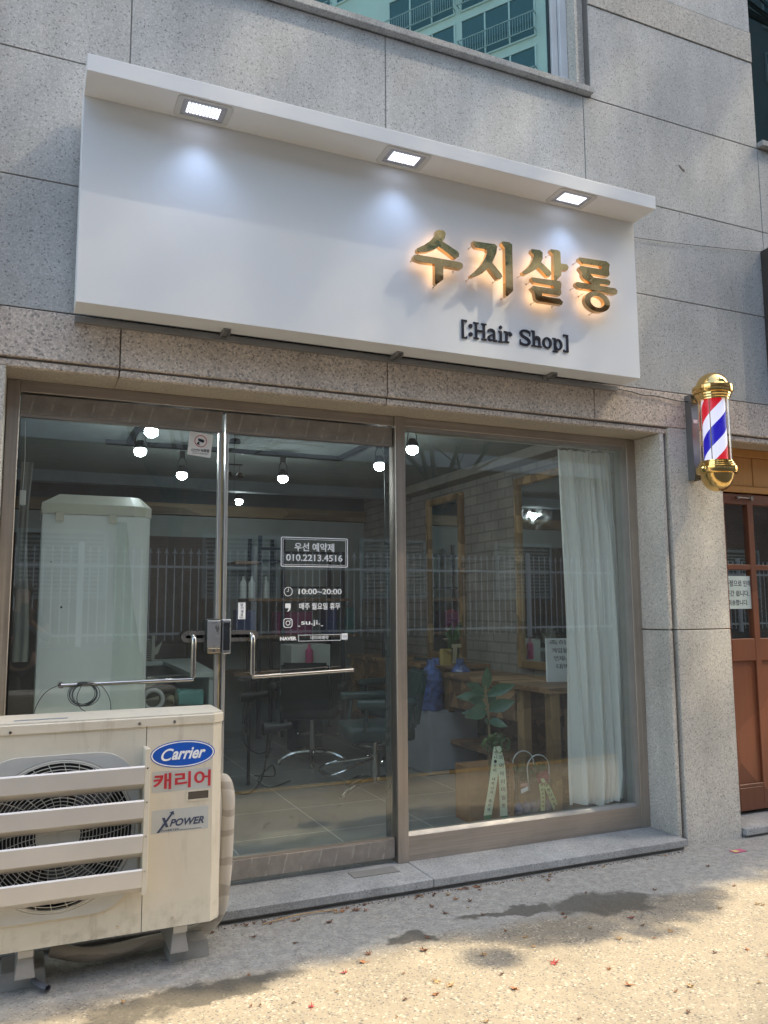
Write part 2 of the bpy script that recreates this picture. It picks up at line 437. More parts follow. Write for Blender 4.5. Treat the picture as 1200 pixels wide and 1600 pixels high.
def text_bm(bm, body, x0, x1, z0, z1, yf, thick=.0015, bold=0.0, shear=0.0, align=True, rot=None, keep=False):
    """lettering filling the rectangle x0..x1, z0..z1; front at yf"""
    cu = bpy.data.curves.new('lettering', 'FONT'); cu.body = body; cu.extrude = .5; cu.shear = shear; cu.offset = bold
    cu.resolution_u = 6
    ob = bpy.data.objects.new('lettering_tmp', cu); C.objects.link(ob)
    dg = bpy.context.evaluated_depsgraph_get()
    me = bpy.data.meshes.new_from_object(ob.evaluated_get(dg))
    bpy.data.objects.remove(ob)
    if not len(me.vertices): return
    xs = [v.co.x for v in me.vertices]; ys = [v.co.y for v in me.vertices]
    ax, bx, ay, by = min(xs), max(xs), min(ys), max(ys)
    sx = (x1 - x0) / max(1e-6, bx - ax); sz = (z1 - z0) / max(1e-6, by - ay)
    if keep: sx = sz = min(sx, sz)
    start = len(bm.verts); mp = []
    for v in me.vertices:
        X = x0 + (v.co.x - ax) * sx; Z = z0 + (v.co.y - ay) * sz; Y = yf + thick * (.5 - v.co.z)
        mp.append(bm.verts.new((X, Y, Z)))
    for p in me.polygons:
        try: bm.faces.new([mp[i] for i in p.vertices])
        except ValueError: pass
    bpy.data.meshes.remove(me)
    return

# ================================================================== SETTING
g = B()
vs = [g.verts.new(p) for p in ((-70, .3, 0), (-70, -90, 0), (90, -90, 0), (90, .3, 0))]
g.faces.new(vs)
gr = obj('ground', g, PAVE); gr['kind'] = 'structure'

ASPH = mat('asphalt', (.075, .07, .065), .85, 0, .25, 3, .5, 150)
rd = B(); rd.faces.new([rd.verts.new(p) for p in ((-60, -7.7, .004), (80, -7.7, .004), (80, -2.05, .004), (-60, -2.05, .004))]); rdo = obj('road', rd, ASPH); rdo['kind'] = 'structure'
rd = B(); rd.faces.new([rd.verts.new(p) for p in ((-60, -2.0, .004), (80, -2.0, .004), (80, -1.9, .004), (-60, -1.9, .004))]); rdo = obj('yellow_road_line', rd, mat('road_yellow', (.55, .33, .06), .7)); rdo['kind'] = 'structure'

# ------------------------------------------------------------------ shop building
BLD = thing('shop_building', 'grey granite clad corner building with a glass shopfront and bronze steel frames', 'building', (1.7, .3, 0))
XS = [-3.7, -2.35, -1.0, .353, 1.70, 3.045, 4.53, 5.9, 7.3, 8.7]
ZS = [2.72, 3.33, 3.94, 4.55]
J = .003
bm = B()
for i in range(len(XS) - 1):
    for k in range(len(ZS) - 1):
        box(bm, XS[i] + J, XS[i + 1] - J, -.0, .03, ZS[k] + J, ZS[k + 1] - J, bev=.0015, seg=1)
# upper rows: window 0.2..3.09 and 4.53..6.6
for x0, x1 in ((-3.7, -2.35), (-2.35, -1.0), (-1.0, .2), (3.105, 4.53), (6.6, 7.3), (7.3, 8.7)):
    for z0, z1 in ((4.55, 5.19), (5.42, 6.1), (6.1, 6.8)):
        box(bm, x0 + J, x1 - J, 0, .03, z0 + J, z1 - J, bev=.0015, seg=1)
for x0, x1 in ((.2, 1.7), (1.7, 3.105), (4.53, 6.6)):
    for z0, z1 in ((6.3, 6.8), (6.8, 7.5)): box(bm, x0 + J, x1 - J, 0, .03, z0 + J, z1 - J, bev=.0015, seg=1)
obj('granite_cladding', bm, G_WALL, BLD)
bm = B()
for x0, x1 in ((-3.7, .2), (3.105, 4.53), (6.6, 8.7)): box(bm, x0 + J, x1 - J, -.006, .03, 5.19 + J, 5.42 - J, bev=.002, seg=1)
objs('rough_stone_band', bm, G_ROUGH, BLD)
# mortar/backing behind the slabs
bm = B()
box(bm, -3.7, 8.7, .0045, .28, 2.721, 4.55)
box(bm, -3.7, .2, .0045, .28, 4.551, 7.5); box(bm, 3.105, 4.53, .0045, .28, 4.551, 7.5); box(bm, 6.6, 8.7, .0045, .28, 4.551, 7.5)
box(bm, .2, 3.105, .0045, .28, 6.3, 7.5); box(bm, 4.53, 6.6, .0045, .28, 6.3, 7.5)
objs('mortar_backing', bm, JOINT, BLD)
# lintel band (coarse pinkish granite) with its lip
bm = B()
for i in range(len(XS) - 1):
    a, b_ = XS[i] + .003, XS[i + 1] - .003
    box(bm, a, b_, -.002, .04, 2.497, 2.717, bev=.003, seg=1)
    box(bm, a, b_, .012, .05, 2.456, 2.487, bev=.006, seg=2)
obj('lintel_band', bm, G_BAND, BLD)
bm = B()
box(bm, -3.7, 8.7, .020, .24, 2.489, 2.718)
obj('lintel_core', bm, JOINT, BLD)
bm = B()
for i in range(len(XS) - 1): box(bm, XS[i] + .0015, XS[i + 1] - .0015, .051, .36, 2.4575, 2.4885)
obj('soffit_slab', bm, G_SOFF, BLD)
# pillars
bm = B()
for z0, z1 in ((0, 1.25), (1.25, 2.497)):
    box(bm, 3.602, 4.03, 0, .05, z0 + (.003 if z0 else -.05), z1 - .003, bev=.003, seg=1)
    box(bm, -1.0, -.165, 0, .05, z0 + (.003 if z0 else -.05), z1 - .003, bev=.003, seg=1)
    box(bm, 6.2, 7.2, 0, .05, z0 + (.003 if z0 else -.05), z1 - .003, bev=.003, seg=1)
    top = z1 - .003 if z1 < 2 else 2.456
    box(bm, 3.545, 3.576, .012, .36, z0 + .003, top, bev=.006, seg=2)
    box(bm, -.150, -.120, .012, .36, z0 + .003, top, bev=.006, seg=2)
objs('granite_pillar', bm, G_JAMB, BLD)
bm = B(); box(bm, 3.577, 4.027, .0515, .5, -.05, 2.4565); box(bm, -1.0, -.1515, .0515, .5, -.05, 2.4565); box(bm, -3.7, -1.002, .02, .5, -.05, 2.497); box(bm, 6.2, 8.7, .0515, .5, -.05, 2.4565)
objs('pillar_core', bm, JOINT, BLD)
# step slabs
bm = B()
for x0, x1 in ((-.118, .74), (.74, 1.905), (1.905, 3.544)):
    box(bm, x0 + .002, x1 - .002, -.06, .33, .02, .06, bev=.003, seg=1)
box(bm, 4.04, 5.1, -.03, .3, .015, .055, bev=.003, seg=1); box(bm, 5.104, 6.19, -.03, .3, .015, .055, bev=.003, seg=1)
objs('door_step', bm, G_STEP, BLD)
bm = B(); box(bm, -.11, 3.54, -.035, .33, -.02, .0195); box(bm, 4.04, 6.19, -.01, .3, -.02, .0145)
objs('step_bed', bm, JOINT, BLD)
# floor spring cover by the mullion
boxo('floor_spring_cover', (1.55, 1.80, .11, .20, .0605, .064), mat('cover_grey', (.24, .235, .22), .6), BLD, .001)

# steel shopfront frame
YF = .24
bm = B(); box(bm, -.118, -.062, YF, .34, .06, 2.4568, bev=.003, seg=1); box(bm, 3.475, 3.5435, YF, .34, .06, 2.4568, bev=.003, seg=1)
box(bm, 1.846, 1.908, YF - .012, .34, .06, 2.4568, bev=.003, seg=1)
objs('front_frame', bm, FRAME, BLD)
bm = B(); box(bm, -.0615, 1.8455, YF + .002, .34, 2.402, 2.4565, bev=.002, seg=1); box(bm, 1.9085, 3.4745, YF + .002, .34, 2.407, 2.4565, bev=.002, seg=1)
objs('front_head', bm, FRAMEH, BLD)
# fixed window
win = boxo('display_window', (1.909, 3.4745, YF + .004, .33, .0605, .188), FRAMEH, BLD, .002)
bm = B(); hexa(bm, [(1.9092, YF + .004, .1885), (3.44, YF + .004, .1885), (3.44, .29, .1885), (1.9092, .29, .1885)],
               [(1.9092, YF + .022, .207), (3.44, YF + .022, .207), (3.44, .29, .207), (1.9092, .29, .207)])
box(bm, 1.909, 3.44, YF + .012, .30, 2.3845, 2.4065)
box(bm, 3.4405, 3.4745, YF + .006, .32, .189, 2.4065)
obj('glazing_bead', bm, mat('bead_alu', (.40, .39, .37), .45, .6), win)
boxo('pane', (1.909, 3.44, .268, .276, .2075, 2.384), GLASS, win)

# doors
def door(x0, x1, hinge_left):
    d = boxo('glass_door', (x0 + (.006 if hinge_left else .017), x1 - (.017 if hinge_left else .006), .264, .272, .1785, 2.2995), GLASS, BLD)
    for z0, z1 in ((2.300, 2.393), (.085, .178)): boxo('door_rail', (x0, x1, YF + .012, .295, z0, z1), FILM, d, .002)
    bm = B(); box(bm, x0, x1, YF + .018, .29, 2.2875, 2.2998); box(bm, x0, x1, YF + .018, .29, .1782, .190)
    objs('rail_bead', bm, FRAMEH, d)
    e = x1 - .016 if hinge_left else x0
    bm = B(); box(bm, e, e + .016, YF + .015, .292, .1905, 2.287, bev=.002, seg=1)
    obj('edge_strip', bm, ALU, d)
    bm = B(); e2 = x1 if hinge_left else x0 - .003
    box(bm, e2, e2 + .009 if hinge_left else x0 - .0005, YF + .022, .285, .19, 2.29)
    if hinge_left: obj('gasket', bm, GASKET, d)
    else: bm.free()
    h = x0 + .004 if hinge_left else x1 - .05
    if not hinge_left:
        boxo('dark_closing_strip', (x1 - .034, x1 - .0065, .280, .290, .1905, 2.287), mat('closing_strip', (.09, .10, .095), .3, .3), d)
    return d
dl = door(-.058, .886, True)
dr = door(.905, 1.838, False)
dl['label'] = 'left glass door leaf with an electronic lock and a camera warning sticker'
dr['label'] = 'right glass door leaf with white lettering on the pane'
# handles: plate + L bar
def handle(d, xa, xb, bx, bend, side):
    """slotted plate xa..xb, bar pivot bx, end of the horizontal run bend"""
    zc = 1.258; h = .027; y0, y1 = .215, .236
    bm = B(); r = h
    if side < 0: outer = [(xb, zc - r), (xb, zc + r)] + arc(xa + r, zc, r, R(90), R(270), 14)
    else: outer = [(xa, zc + r), (xa, zc - r)] + arc(xb - r, zc, r, R(-90), R(90), 14)
    r2 = .008
    if side < 0: inner = [(xb - .01, zc - r2), (xb - .01, zc + r2)] + arc(xa + r, zc, r2, R(90), R(270), 14)
    else: inner = [(xa + .01, zc + r2), (xa + .01, zc - r2)] + arc(xb - r, zc, r2, R(-90), R(90), 14)
    ring(bm, outer, inner, y0, y1)
    # raised rails
    pl_ = obj('handle_plate', bm, STEELD, d)
    bm = B(); box(bm, min(xa, xb) + .012, max(xa, xb) - .012, y1 - .004, YF + .03, zc - .012, zc + .012); obj('handle_slot', bm, DARK, d)
    bm = B(); zb = 1.062; ya = .225; yo = .165
    pts = [(bx, ya + .04, zc + .004), (bx, ya - .01, zc + .004), (bx, yo + .012, zc), (bx, yo, zc - .02), (bx, yo, 1.16), (bx, yo, zb + .01)]
    tube(bm, bez(pts, 6), .0125, 14)
    pts = [(bx, yo, zb + .012), (bx + .006 * side * 0, yo, zb - .004), (bend, yo, zb + (.012 if side > 0 else -.006))]
    tube(bm, pts, .0095, 14)
    tube(bm, [(bend, yo - .004, zb + (.012 if side > 0 else -.006)), (bend, .262, zb + (.012 if side > 0 else -.006))], .0135, 16)
    lathe_r = .012
    obj('pull_bar', bm, STEEL, d, smooth=True)
handle(dl, .700, .815, .748, .162, -1)
handle(dr, .93, 1.078, 1.036, 1.567, 1)
# electronic lock
bm = B(); box(bm, .810, .886, .190, .250, 1.172, 1.343, bev=.012, seg=3); lk = obj('door_lock', bm, BLACK, dl, smooth=True)
bm = B(); box(bm, .816, .880, .183, .1895, 1.205, 1.336, bev=.003, seg=2); obj('lock_cover', bm, mat('lock_silver', (.55, .56, .58), .3, .85), lk)
bm = B(); box(bm, .817, .879, .181, .1895, 1.178, 1.203, bev=.003, seg=2); obj('lock_base_trim', bm, mat('lock_champagne', (.62, .52, .38), .28, .9), lk)
bm = B(); tube(bm, [(.848, .1805, 1.191), (.848, .176, 1.191)], .008, 16); obj('key_reader', bm, mat('lock_grey', (.2, .2, .21), .3, .6), lk); bm = B()
prism(bm, [(.852, 1.302), (.858, 1.318), (.862, 1.30), (.868, 1.316), (.873, 1.294), (.868, 1.281), (.872, 1.275), (.862, 1.28)], .1815, .1832)
box(bm, .838, .861, .1815, .1832, 1.323, 1.3255); box(bm, .842, .855, .1815, .1832, 1.2125, 1.2145)
objs('cover_engraving', bm, mat('lock_grey', (.2, .2, .21), .3, .6), lk)
bm = B(); box(bm, .890, .934, .195, .250, 1.172, 1.341, bev=.005, seg=2); sk = obj('lock_strike', bm, mat('lock_silver', (.55, .56, .58), .3, .85), dr)
boxo('strike_panel', (.896, .928, .191, .1945, 1.19, 1.327), mat('lock_dark_chrome', (.12, .125, .135), .12, .9), sk, .001)

# decals on the right pane
YD = .2630
def rrect(x0, x1, z0, z1, r, n=5):
    return arc(x1 - r, z1 - r, r, 0, R(90), n) + arc(x0 + r, z1 - r, r, R(90), R(180), n) + arc(x0 + r, z0 + r, r, R(180), R(270), n) + arc(x1 - r, z0 + r, r, R(270), R(360), n)
bm = B()
ring(bm, rrect(1.204, 1.577, 1.608, 1.764, .010), rrect(1.2085, 1.5725, 1.6125, 1.7595, .007), YD, YD + .0008)
ring(bm, rrect(1.2145, 1.5665, 1.6185, 1.7535, .004), rrect(1.2168, 1.5642, 1.6208, 1.7512, .003), YD, YD + .0008)
text_bm(bm, '우선 예약제', 1.278, 1.499, 1.690, 1.735, YD, .0008, .02)
text_bm(bm, '010.2213.4516', 1.233, 1.546, 1.639, 1.674, YD, .0008, .018)
obj('booking_lettering', bm, VINYL, dr)
bm = B()
ring(bm, arc(1.246, 1.479, .0235, 0, R(360), 32)[:-1], arc(1.246, 1.479, .0208, 0, R(360), 32)[:-1], YD, YD + .0008)
box(bm, 1.2455, 1.2478, YD, YD + .0008, 1.478, 1.497); box(bm, 1.236, 1.2454, YD, YD + .0008, 1.478, 1.4803)
obj('clock_icon', bm, VINYL, dr); bm = B()
text_bm(bm, '10:00~20:00', 1.302, 1.541, 1.4655, 1.494, YD, .0008, .012)
obj('opening_hours_lettering', bm, VINYL, dr)
bm = B()
prism(bm, [(1.2305, 1.418), (1.2595, 1.418), (1.2595, 1.396), (1.2570, 1.386), (1.250, 1.3785), (1.2405, 1.3755), (1.2465, 1.385), (1.2485, 1.394), (1.2305, 1.394)][::-1], YD, YD + .0008)
obj('comma_icon', bm, VINYL, dr); bm = B()
text_bm(bm, '매주 월요일 휴무', 1.306, 1.533, 1.385, 1.421, YD, .0008, .02)
obj('closing_day_lettering', bm, VINYL, dr)
bm = B()
ring(bm, rrect(1.2215, 1.2695, 1.2935, 1.3415, .013), rrect(1.2252, 1.2658, 1.2972, 1.3378, .010), YD, YD + .0008)
ring(bm, arc(1.2455, 1.3175, .0125, 0, R(360), 24)[:-1], arc(1.2455, 1.3175, .0088, 0, R(360), 24)[:-1], YD, YD + .0008)
prism(bm, arc(1.2578, 1.3298, .0028, 0, R(360), 10)[:-1], YD, YD + .0008)
obj('camera_icon', bm, VINYL, dr); bm = B()
text_bm(bm, 'su.ji.', 1.317, 1.421, 1.300, 1.331, YD, .0008, .014); box(bm, 1.299, 1.312, YD, YD + .0008, 1.299, 1.3025); box(bm, 1.424, 1.437, YD, YD + .0008, 1.299, 1.3025)
obj('account_lettering', bm, VINYL, dr)
bm = B()
text_bm(bm, 'NAVER', 1.204, 1.293, 1.2285, 1.2475, YD, .0008, .05)
ring(bm, [(1.302, 1.2225), (1.5375, 1.2225), (1.5375, 1.2555), (1.302, 1.2555)], [(1.3045, 1.225), (1.535, 1.225), (1.535, 1.253), (1.3045, 1.253)], YD, YD + .0008)
box(bm, 1.541, 1.575, YD, YD + .0008, 1.2265, 1.2595)
text_bm(bm, '네이버예약', 1.368, 1.468, 1.2285, 1.250, YD, .0008, .01)
obj('search_bar_lettering', bm, VINYL, dr)
bm = B(); text_bm(bm, '검색', 1.548, 1.568, 1.236, 1.250, YD - .0008, .0006); obj('search_button_lettering', bm, mat('ink_grey', (.45, .45, .47), .6), dr)
st = boxo('door_sticker', (.984, 1.021, .2615, .2632, 1.340, 1.423), VINYL, dr)
bm = B()
for i, ch in enumerate('당기세요'): text_bm(bm, ch, .996, 1.010, 1.405 - i * .0165, 1.419 - i * .0165, .2605, .0006, .004)
text_bm(bm, 'PULL', .991, 1.014, 1.3445, 1.3515, .2605, .0006)
obj('sticker_lettering', bm, LETB, st)
# camera warning sticker on left door, slightly tilted
def tilt(p, c=(.777, 2.218), a=R(-5.5)):
    x, z = p[0] - c[0], p[1] - c[1]
    return (c[0] + x * math.cos(a) - z * math.sin(a), c[1] + x * math.sin(a) + z * math.cos(a))
bm = B(); prism(bm, [tilt(p) for p in rrect(.7185, .8355, 2.158, 2.278, .004)], .2605, .2632); cs = obj('camera_warning_sticker', bm, mat('sticker_cream', (.80, .78, .74), .5), dl)
bm = B(); ring(bm, [tilt(p) for p in arc(.777, 2.235, .031, 0, R(360), 32)[:-1]], [tilt(p) for p in arc(.777, 2.235, .0275, 0, R(360), 32)[:-1]], .2597, .2605)
obj('warning_ring', bm, mat('sticker_red', (.5, .03, .03), .5), cs)
bm = B(); prism(bm, [tilt(p) for p in [(.762, 2.2475), (.765, 2.234), (.791, 2.2285), (.796, 2.240), (.788, 2.2455)][::-1]], .2597, .2605)
prism(bm, [tilt(p) for p in [(.764, 2.231), (.773, 2.229), (.770, 2.218), (.776, 2.216), (.776, 2.213), (.758, 2.217)][::-1]], .2597, .2605)
text_bm(bm, 'CCTV 녹화중', .733, .823, 2.179, 2.196, .2597, .0006, .025); text_bm(bm, 'CCTV In Operation', .738, .818, 2.167, 2.175, .2597, .0006, .005)
obj('warning_lettering', bm, LETB, cs)

# upper window
uw = thing_w = None
bm = B(); box(bm, .19, 3.098, -.045, .16, 4.556, 4.596, bev=.003, seg=1); sill = obj('window_sill', bm, G_STEP, BLD)
bm = B()
box(bm, 3.012, 3.03, .012, .16, 4.5965, 6.3); box(bm, 3.034, 3.104, .05, .16, 4.5965, 6.3)
objs('window_jamb', bm, G_JAMB, BLD)
bm = B(); PV = mat('white_frame', (.66, .67, .68), .4)
box(bm, 2.955, 3.011, .09, .17, 4.597, 6.3, bev=.004, seg=1); box(bm, 2.905, 2.952, .11, .17, 4.598, 6.3, bev=.004, seg=1); box(bm, 1.18, 1.235, .11, .17, 4.598, 6.3, bev=.004, seg=1); box(bm, .2, .26, .1, .17, 4.597, 6.3)
box(bm, .262, 2.904, .12, .17, 6.24, 6.3)
uw = obj('upper_window', bm, PV, BLD)
boxo('pane', (.262, 2.904, .14, .148, 4.5975, 6.239), GLASSU, uw)
boxo('dark_gasket', (2.897, 2.9045, .128, .139, 4.598, 6.239), BLACK, uw)
bm = B(); box(bm, .2, 3.1, .30, .32, 4.4, 6.5); obj('dark_backing', bm, mat('backing_dark', (.05, .06, .06), .8), BLD)  # dark sheet: the unlit room behind the glass put into its colour
# second upper window at the right
bm = B(); box(bm, 4.535, 6.62, -.045, .1, 4.556, 4.596, bev=.003, seg=1); obj('window_sill', bm, G_STEP, BLD)
bm = B(); box(bm, 4.531, 6.6, .06, .1, 6.2, 6.3); box(bm, 5.5, 5.55, .06, .1, 4.597, 6.2)
u2 = obj('upper_window', bm, mat('dark_window_frame', (.05, .055, .06), .4), BLD)
boxo('pane', (4.531, 6.6, .07, .078, 4.5975, 6.199), glass('dark_teal_glass', (.3, .42, .45), 1.7, 0, (.6, .8, .85)), u2)
boxo('dark_backing', (4.5, 6.6, .3, .32, 4.4, 6.5), mat('backing_dark', (.05, .06, .06), .8), BLD)  # same dark sheet in place of the unlit room here
# chipped spot in the stone
bm = B(); prism(bm, [(3.80, 4.268), (3.815, 4.262), (3.835, 4.245), (3.85, 4.242), (3.852, 4.228), (3.838, 4.225), (3.82, 4.24), (3.808, 4.25)], -.0012, .002); obj('stone_chip', bm, mat('chip_brown', (.16, .13, .11), .9), BLD)

# ---------------- neighbouring wooden door in the same building
YN = .20
bm = B()
box(bm, 4.031, 6.18, YN + .02, YN + .05, 2.16, 2.455)
for i, x in enumerate((4.05, 4.30, 4.54, 4.78, 5.02, 5.26, 5.5, 5.74, 5.98)): box(bm, x, x + .232, YN + .012, YN + .0195, 2.20, 2.40, bev=.003, seg=1)
box(bm, 4.031, 6.18, YN, YN + .0195, 2.402, 2.456, bev=.002, seg=1); box(bm, 4.031, 6.18, YN, YN + .0195, 2.155, 2.198, bev=.002, seg=1)
objs('wooden_transom', bm, WOODO, BLD)
bm = B()
for a, b_ in ((4.033, 4.262), (4.470, 4.522), (4.73, 4.78), (4.99, 5.1)): box(bm, a, b_, YN + .012, YN + .06, .08, 2.148, bev=.003, seg=1)
for z0, z1 in ((2.075, 2.146), (1.632, 1.667), (1.03, 1.175), (.225, .245), (.08, .224)):
    box(bm, 4.262, 5.1, YN + .014, YN + .058, z0, z1, bev=.003, seg=1)
box(bm, 4.262, 4.99, YN + .03, YN + .05, .24, 1.03); 
nd = obj('wooden_door', bm, WOODR, BLD)
boxo('pane', (4.262, 4.99, YN + .035, YN + .041, 1.17, 2.08), GLASS, nd)
bm = B(); box(bm, 4.262, 4.5, YN + .0262, YN + .0285, 1.372, 1.590)
nt_ = obj('paper_notice', bm, mat('paper_mint', (.62, .72, .70), .7), nd)
for s_, a_, b__, c_, d_ in (('개인사정으로 인해', 4.17, 4.475, 1.520, 1.562), ('당분간 쉽니다.', 4.21, 4.455, 1.455, 1.495), ('죄송합니다.', 4.262, 4.44, 1.395, 1.433)):
    bm = B(); text_bm(bm, s_, a_, b__, c_, d_, YN + .0255, .0006, .008); obj('notice_line', bm, LETB, nt_)
bm = B(); tube(bm, [(4.375, YN, 2.118), (4.5, YN, 2.118)], .004, 8); tube(bm, [(4.375, YN + .012, 2.118), (4.375, YN - .006, 2.118)], .012, 12); tube(bm, [(4.5, YN + .012, 2.118), (4.5, YN - .006, 2.118)], .014, 12)
obj('door_bolt', bm, STEELD, nd)
boxo('black_sheet_behind_door', (4.03, 6.2, .9, .95, 0, 2.5), DARK, BLD)  # black sheet in place of a room, its darkness put into the colour
boxo('wall_beside_door', (5.1, 6.19, YN + .02, YN + .06, .06, 2.155), WOODR, BLD)
# main body of the building (behind the facade)
bm = B(); box(bm, -3.7, -.45, .5, 7.5, -.05, 9); box(bm, 3.9, 8.7, .96, 7.5, -.05, 9); box(bm, -.45, 3.9, 5.3, 7.5, -.05, 9); box(bm, -.45, 3.9, .33, 5.3, 3.0, 9)
box(bm, 3.9, 4.03, .34, .96, 0, 3.0); box(bm, 3.9, 8.7, .33, .96, 2.6, 9); box(bm, -3.7, -.45, .33, .5, 2.6, 9)
box(bm, -3.7, 8.7, -.02, .33, 7.5, 9)
objs('building_body', bm, G_ROUGH, BLD)

# ---------------- salon room (parts of the building)
FZ = .085
boxo('room_floor', (-.45, 3.62, .345, 5.0, -.02, FZ), TILE, BLD)
bm = B(); box(bm, -.46, 3.7, .345, 3.7, 2.60, 2.68); obj('room_ceiling', bm, CEIL, BLD)
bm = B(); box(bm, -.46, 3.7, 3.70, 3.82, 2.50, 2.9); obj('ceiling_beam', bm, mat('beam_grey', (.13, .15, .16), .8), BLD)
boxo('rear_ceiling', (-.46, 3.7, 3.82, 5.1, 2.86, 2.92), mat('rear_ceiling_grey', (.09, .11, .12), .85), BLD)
boxo('room_wall', (-.46, -.42, .345, 5.0, 0, 2.9), WALLP, BLD)
boxo('room_wall', (-.42, 3.62, 5.0, 5.06, 0, 2.39), WALLP, BLD)
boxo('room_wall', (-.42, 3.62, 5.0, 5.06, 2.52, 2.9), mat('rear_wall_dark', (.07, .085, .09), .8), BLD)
boxo('wood_cornice', (-.42, 3.62, 4.93, 5.07, 2.395, 2.515), wood('cornice_wood', (.12, .075, .04), (.3, .22, .12), (2, 30, 30), .5, 4), BLD)
boxo('dark_wall_panel', (-.40, 1.95, 4.96, 4.995, FZ, 2.16), DBROWN, BLD)
boxo('room_wall_brick', (3.62, 3.70, .345, 5.0, 0, 2.9), WBRICK, BLD)
boxo('ceiling_cove', (3.45, 3.62, .36, 3.69, 2.52, 2.598), mat('cove', (.25, .23, .2), .8), BLD)
# inner reveal of frame/curtain rail
boxo('curtain_rail', (2.05, 3.5, .335, .365, 2.395, 2.42), WPL, BLD)

# ================================================================== SIGN
SG = thing('shop_sign', 'long white box sign with a lit visor, gold letters and black lettering', 'sign', (1.68, 0, 3.18))
SX0, SX1, SZ0, SZ1 = .144, 3.224, 2.708, 3.658
bm = B(); box(bm, SX0, SX1, -.20, -.05, SZ0, SZ1 + .078, bev=.002, seg=1); obj('sign_panel', bm, WHITE, SG)
bm = B(); box(bm, SX0, SX1, -.388, -.2005, SZ1, SZ1 + .078, bev=.0025, seg=2); vis = obj('sign_visor', bm, WHITE, SG)
bm = B()
for x in (.82, 1.72, 2.68):
    box(bm, x - .018, x + .018, -.12, .0, 2.700, 2.7065); box(bm, x - .018, x - .014, -.12, -.0, 2.686, 2.6995); box(bm, x + .014, x + .018, -.12, .0, 2.686, 2.6995)
box(bm, .15, 3.2, -.03, -.002, 2.678, 2.704)
objs('sign_bracket', bm, mat('bracket_grey', (.30, .30, .30), .5, .5), SG)
# channel letters from traced outlines (metres on the facade)
LET = {
'su' : [[(1.862, 3.319), (1.875, 3.325), (1.9, 3.327), (1.911, 3.317), (1.905, 3.291), (1.889, 3.267), (1.977, 3.23), (1.988, 3.221), (1.986, 3.206), (1.97, 3.193), (1.959, 3.195), (1.868, 3.242), (1.848, 3.222), (1.809, 3.202), (1.76, 3.188), (1.749, 3.192), (1.75, 3.204), (1.79, 3.228), (1.824, 3.254), (1.846, 3.282), (1.858, 3.3)], [(1.73, 3.161), (1.749, 3.169), (1.856, 3.17), (1.993, 3.171), (2.007, 3.166), (2.01, 3.154), (2.003, 3.143), (1.991, 3.14), (1.893, 3.139), (1.892, 3.066), (1.854, 3.033), (1.85, 3.038), (1.849, 3.142), (1.77, 3.139), (1.735, 3.145), (1.728, 3.153)]] ,
'ji' : [[(2.079, 3.303), (2.176, 3.306), (2.208, 3.309), (2.22, 3.301), (2.213, 3.262), (2.185, 3.204), (2.243, 3.152), (2.248, 3.139), (2.236, 3.125), (2.221, 3.121), (2.166, 3.177), (2.125, 3.138), (2.078, 3.112), (2.061, 3.108), (2.059, 3.114), (2.09, 3.143), (2.126, 3.183), (2.153, 3.225), (2.166, 3.264), (2.157, 3.276), (2.093, 3.275), (2.079, 3.291)], [(2.257, 3.334), (2.299, 3.335), (2.315, 3.328), (2.313, 3.071), (2.278, 3.036), (2.272, 3.04), (2.275, 3.3), (2.253, 3.326)]] ,
'sal' : [[(2.444, 3.324), (2.494, 3.327), (2.511, 3.318), (2.508, 3.282), (2.497, 3.26), (2.56, 3.219), (2.564, 3.206), (2.552, 3.19), (2.54, 3.191), (2.48, 3.234), (2.456, 3.212), (2.403, 3.179), (2.382, 3.177), (2.381, 3.186), (2.416, 3.216), (2.445, 3.251), (2.46, 3.284), (2.459, 3.297), (2.441, 3.313)], [(2.571, 3.346), (2.618, 3.348), (2.629, 3.339), (2.628, 3.273), (2.67, 3.276), (2.681, 3.264), (2.674, 3.248), (2.631, 3.245), (2.629, 3.211), (2.596, 3.174), (2.586, 3.174), (2.589, 3.32), (2.569, 3.336)], [(2.439, 3.163), (2.621, 3.171), (2.63, 3.159), (2.62, 3.127), (2.626, 3.106), (2.617, 3.093), (2.495, 3.088), (2.495, 3.068), (2.617, 3.069), (2.634, 3.056), (2.628, 3.042), (2.481, 3.039), (2.461, 3.048), (2.455, 3.085), (2.434, 3.105), (2.445, 3.116), (2.58, 3.119), (2.582, 3.141), (2.454, 3.141), (2.438, 3.155)]] ,
'rong' : [[(2.761, 3.333), (2.948, 3.341), (2.968, 3.329), (2.958, 3.296), (2.963, 3.268), (2.954, 3.258), (2.823, 3.253), (2.851, 3.229), (2.953, 3.235), (2.969, 3.225), (2.962, 3.209), (2.892, 3.205), (2.891, 3.181), (2.874, 3.17), (2.849, 3.173), (2.845, 3.195), (2.795, 3.214), (2.779, 3.228), (2.777, 3.25), (2.758, 3.272), (2.768, 3.285), (2.908, 3.286), (2.919, 3.31), (2.786, 3.306), (2.757, 3.322)], [(2.733, 3.183), (2.748, 3.186), (3.002, 3.19), (3.015, 3.18), (3.011, 3.163), (2.997, 3.16), (2.75, 3.159), (2.73, 3.172)]] ,
}
def shrink(poly, d):
    cx = sum(p[0] for p in poly) / len(poly); n = len(poly); out = []
    area = sum(poly[i][0] * poly[(i + 1) % n][1] - poly[(i + 1) % n][0] * poly[i][1] for i in range(n))
    sg = 1 if area > 0 else -1
    for i in range(n):
        a, b_, c = Vector(poly[i - 1]), Vector(poly[i]), Vector(poly[(i + 1) % n])
        n1 = Vector((-(b_ - a).y, (b_ - a).x)).normalized() * sg; n2 = Vector((-(c - b_).y, (c - b_).x)).normalized() * sg
        nn = (n1 + n2); nn = nn.normalized() if nn.length > .2 else n1
        out.append((b_.x + nn.x * d, b_.y + nn.y * d))
    return out
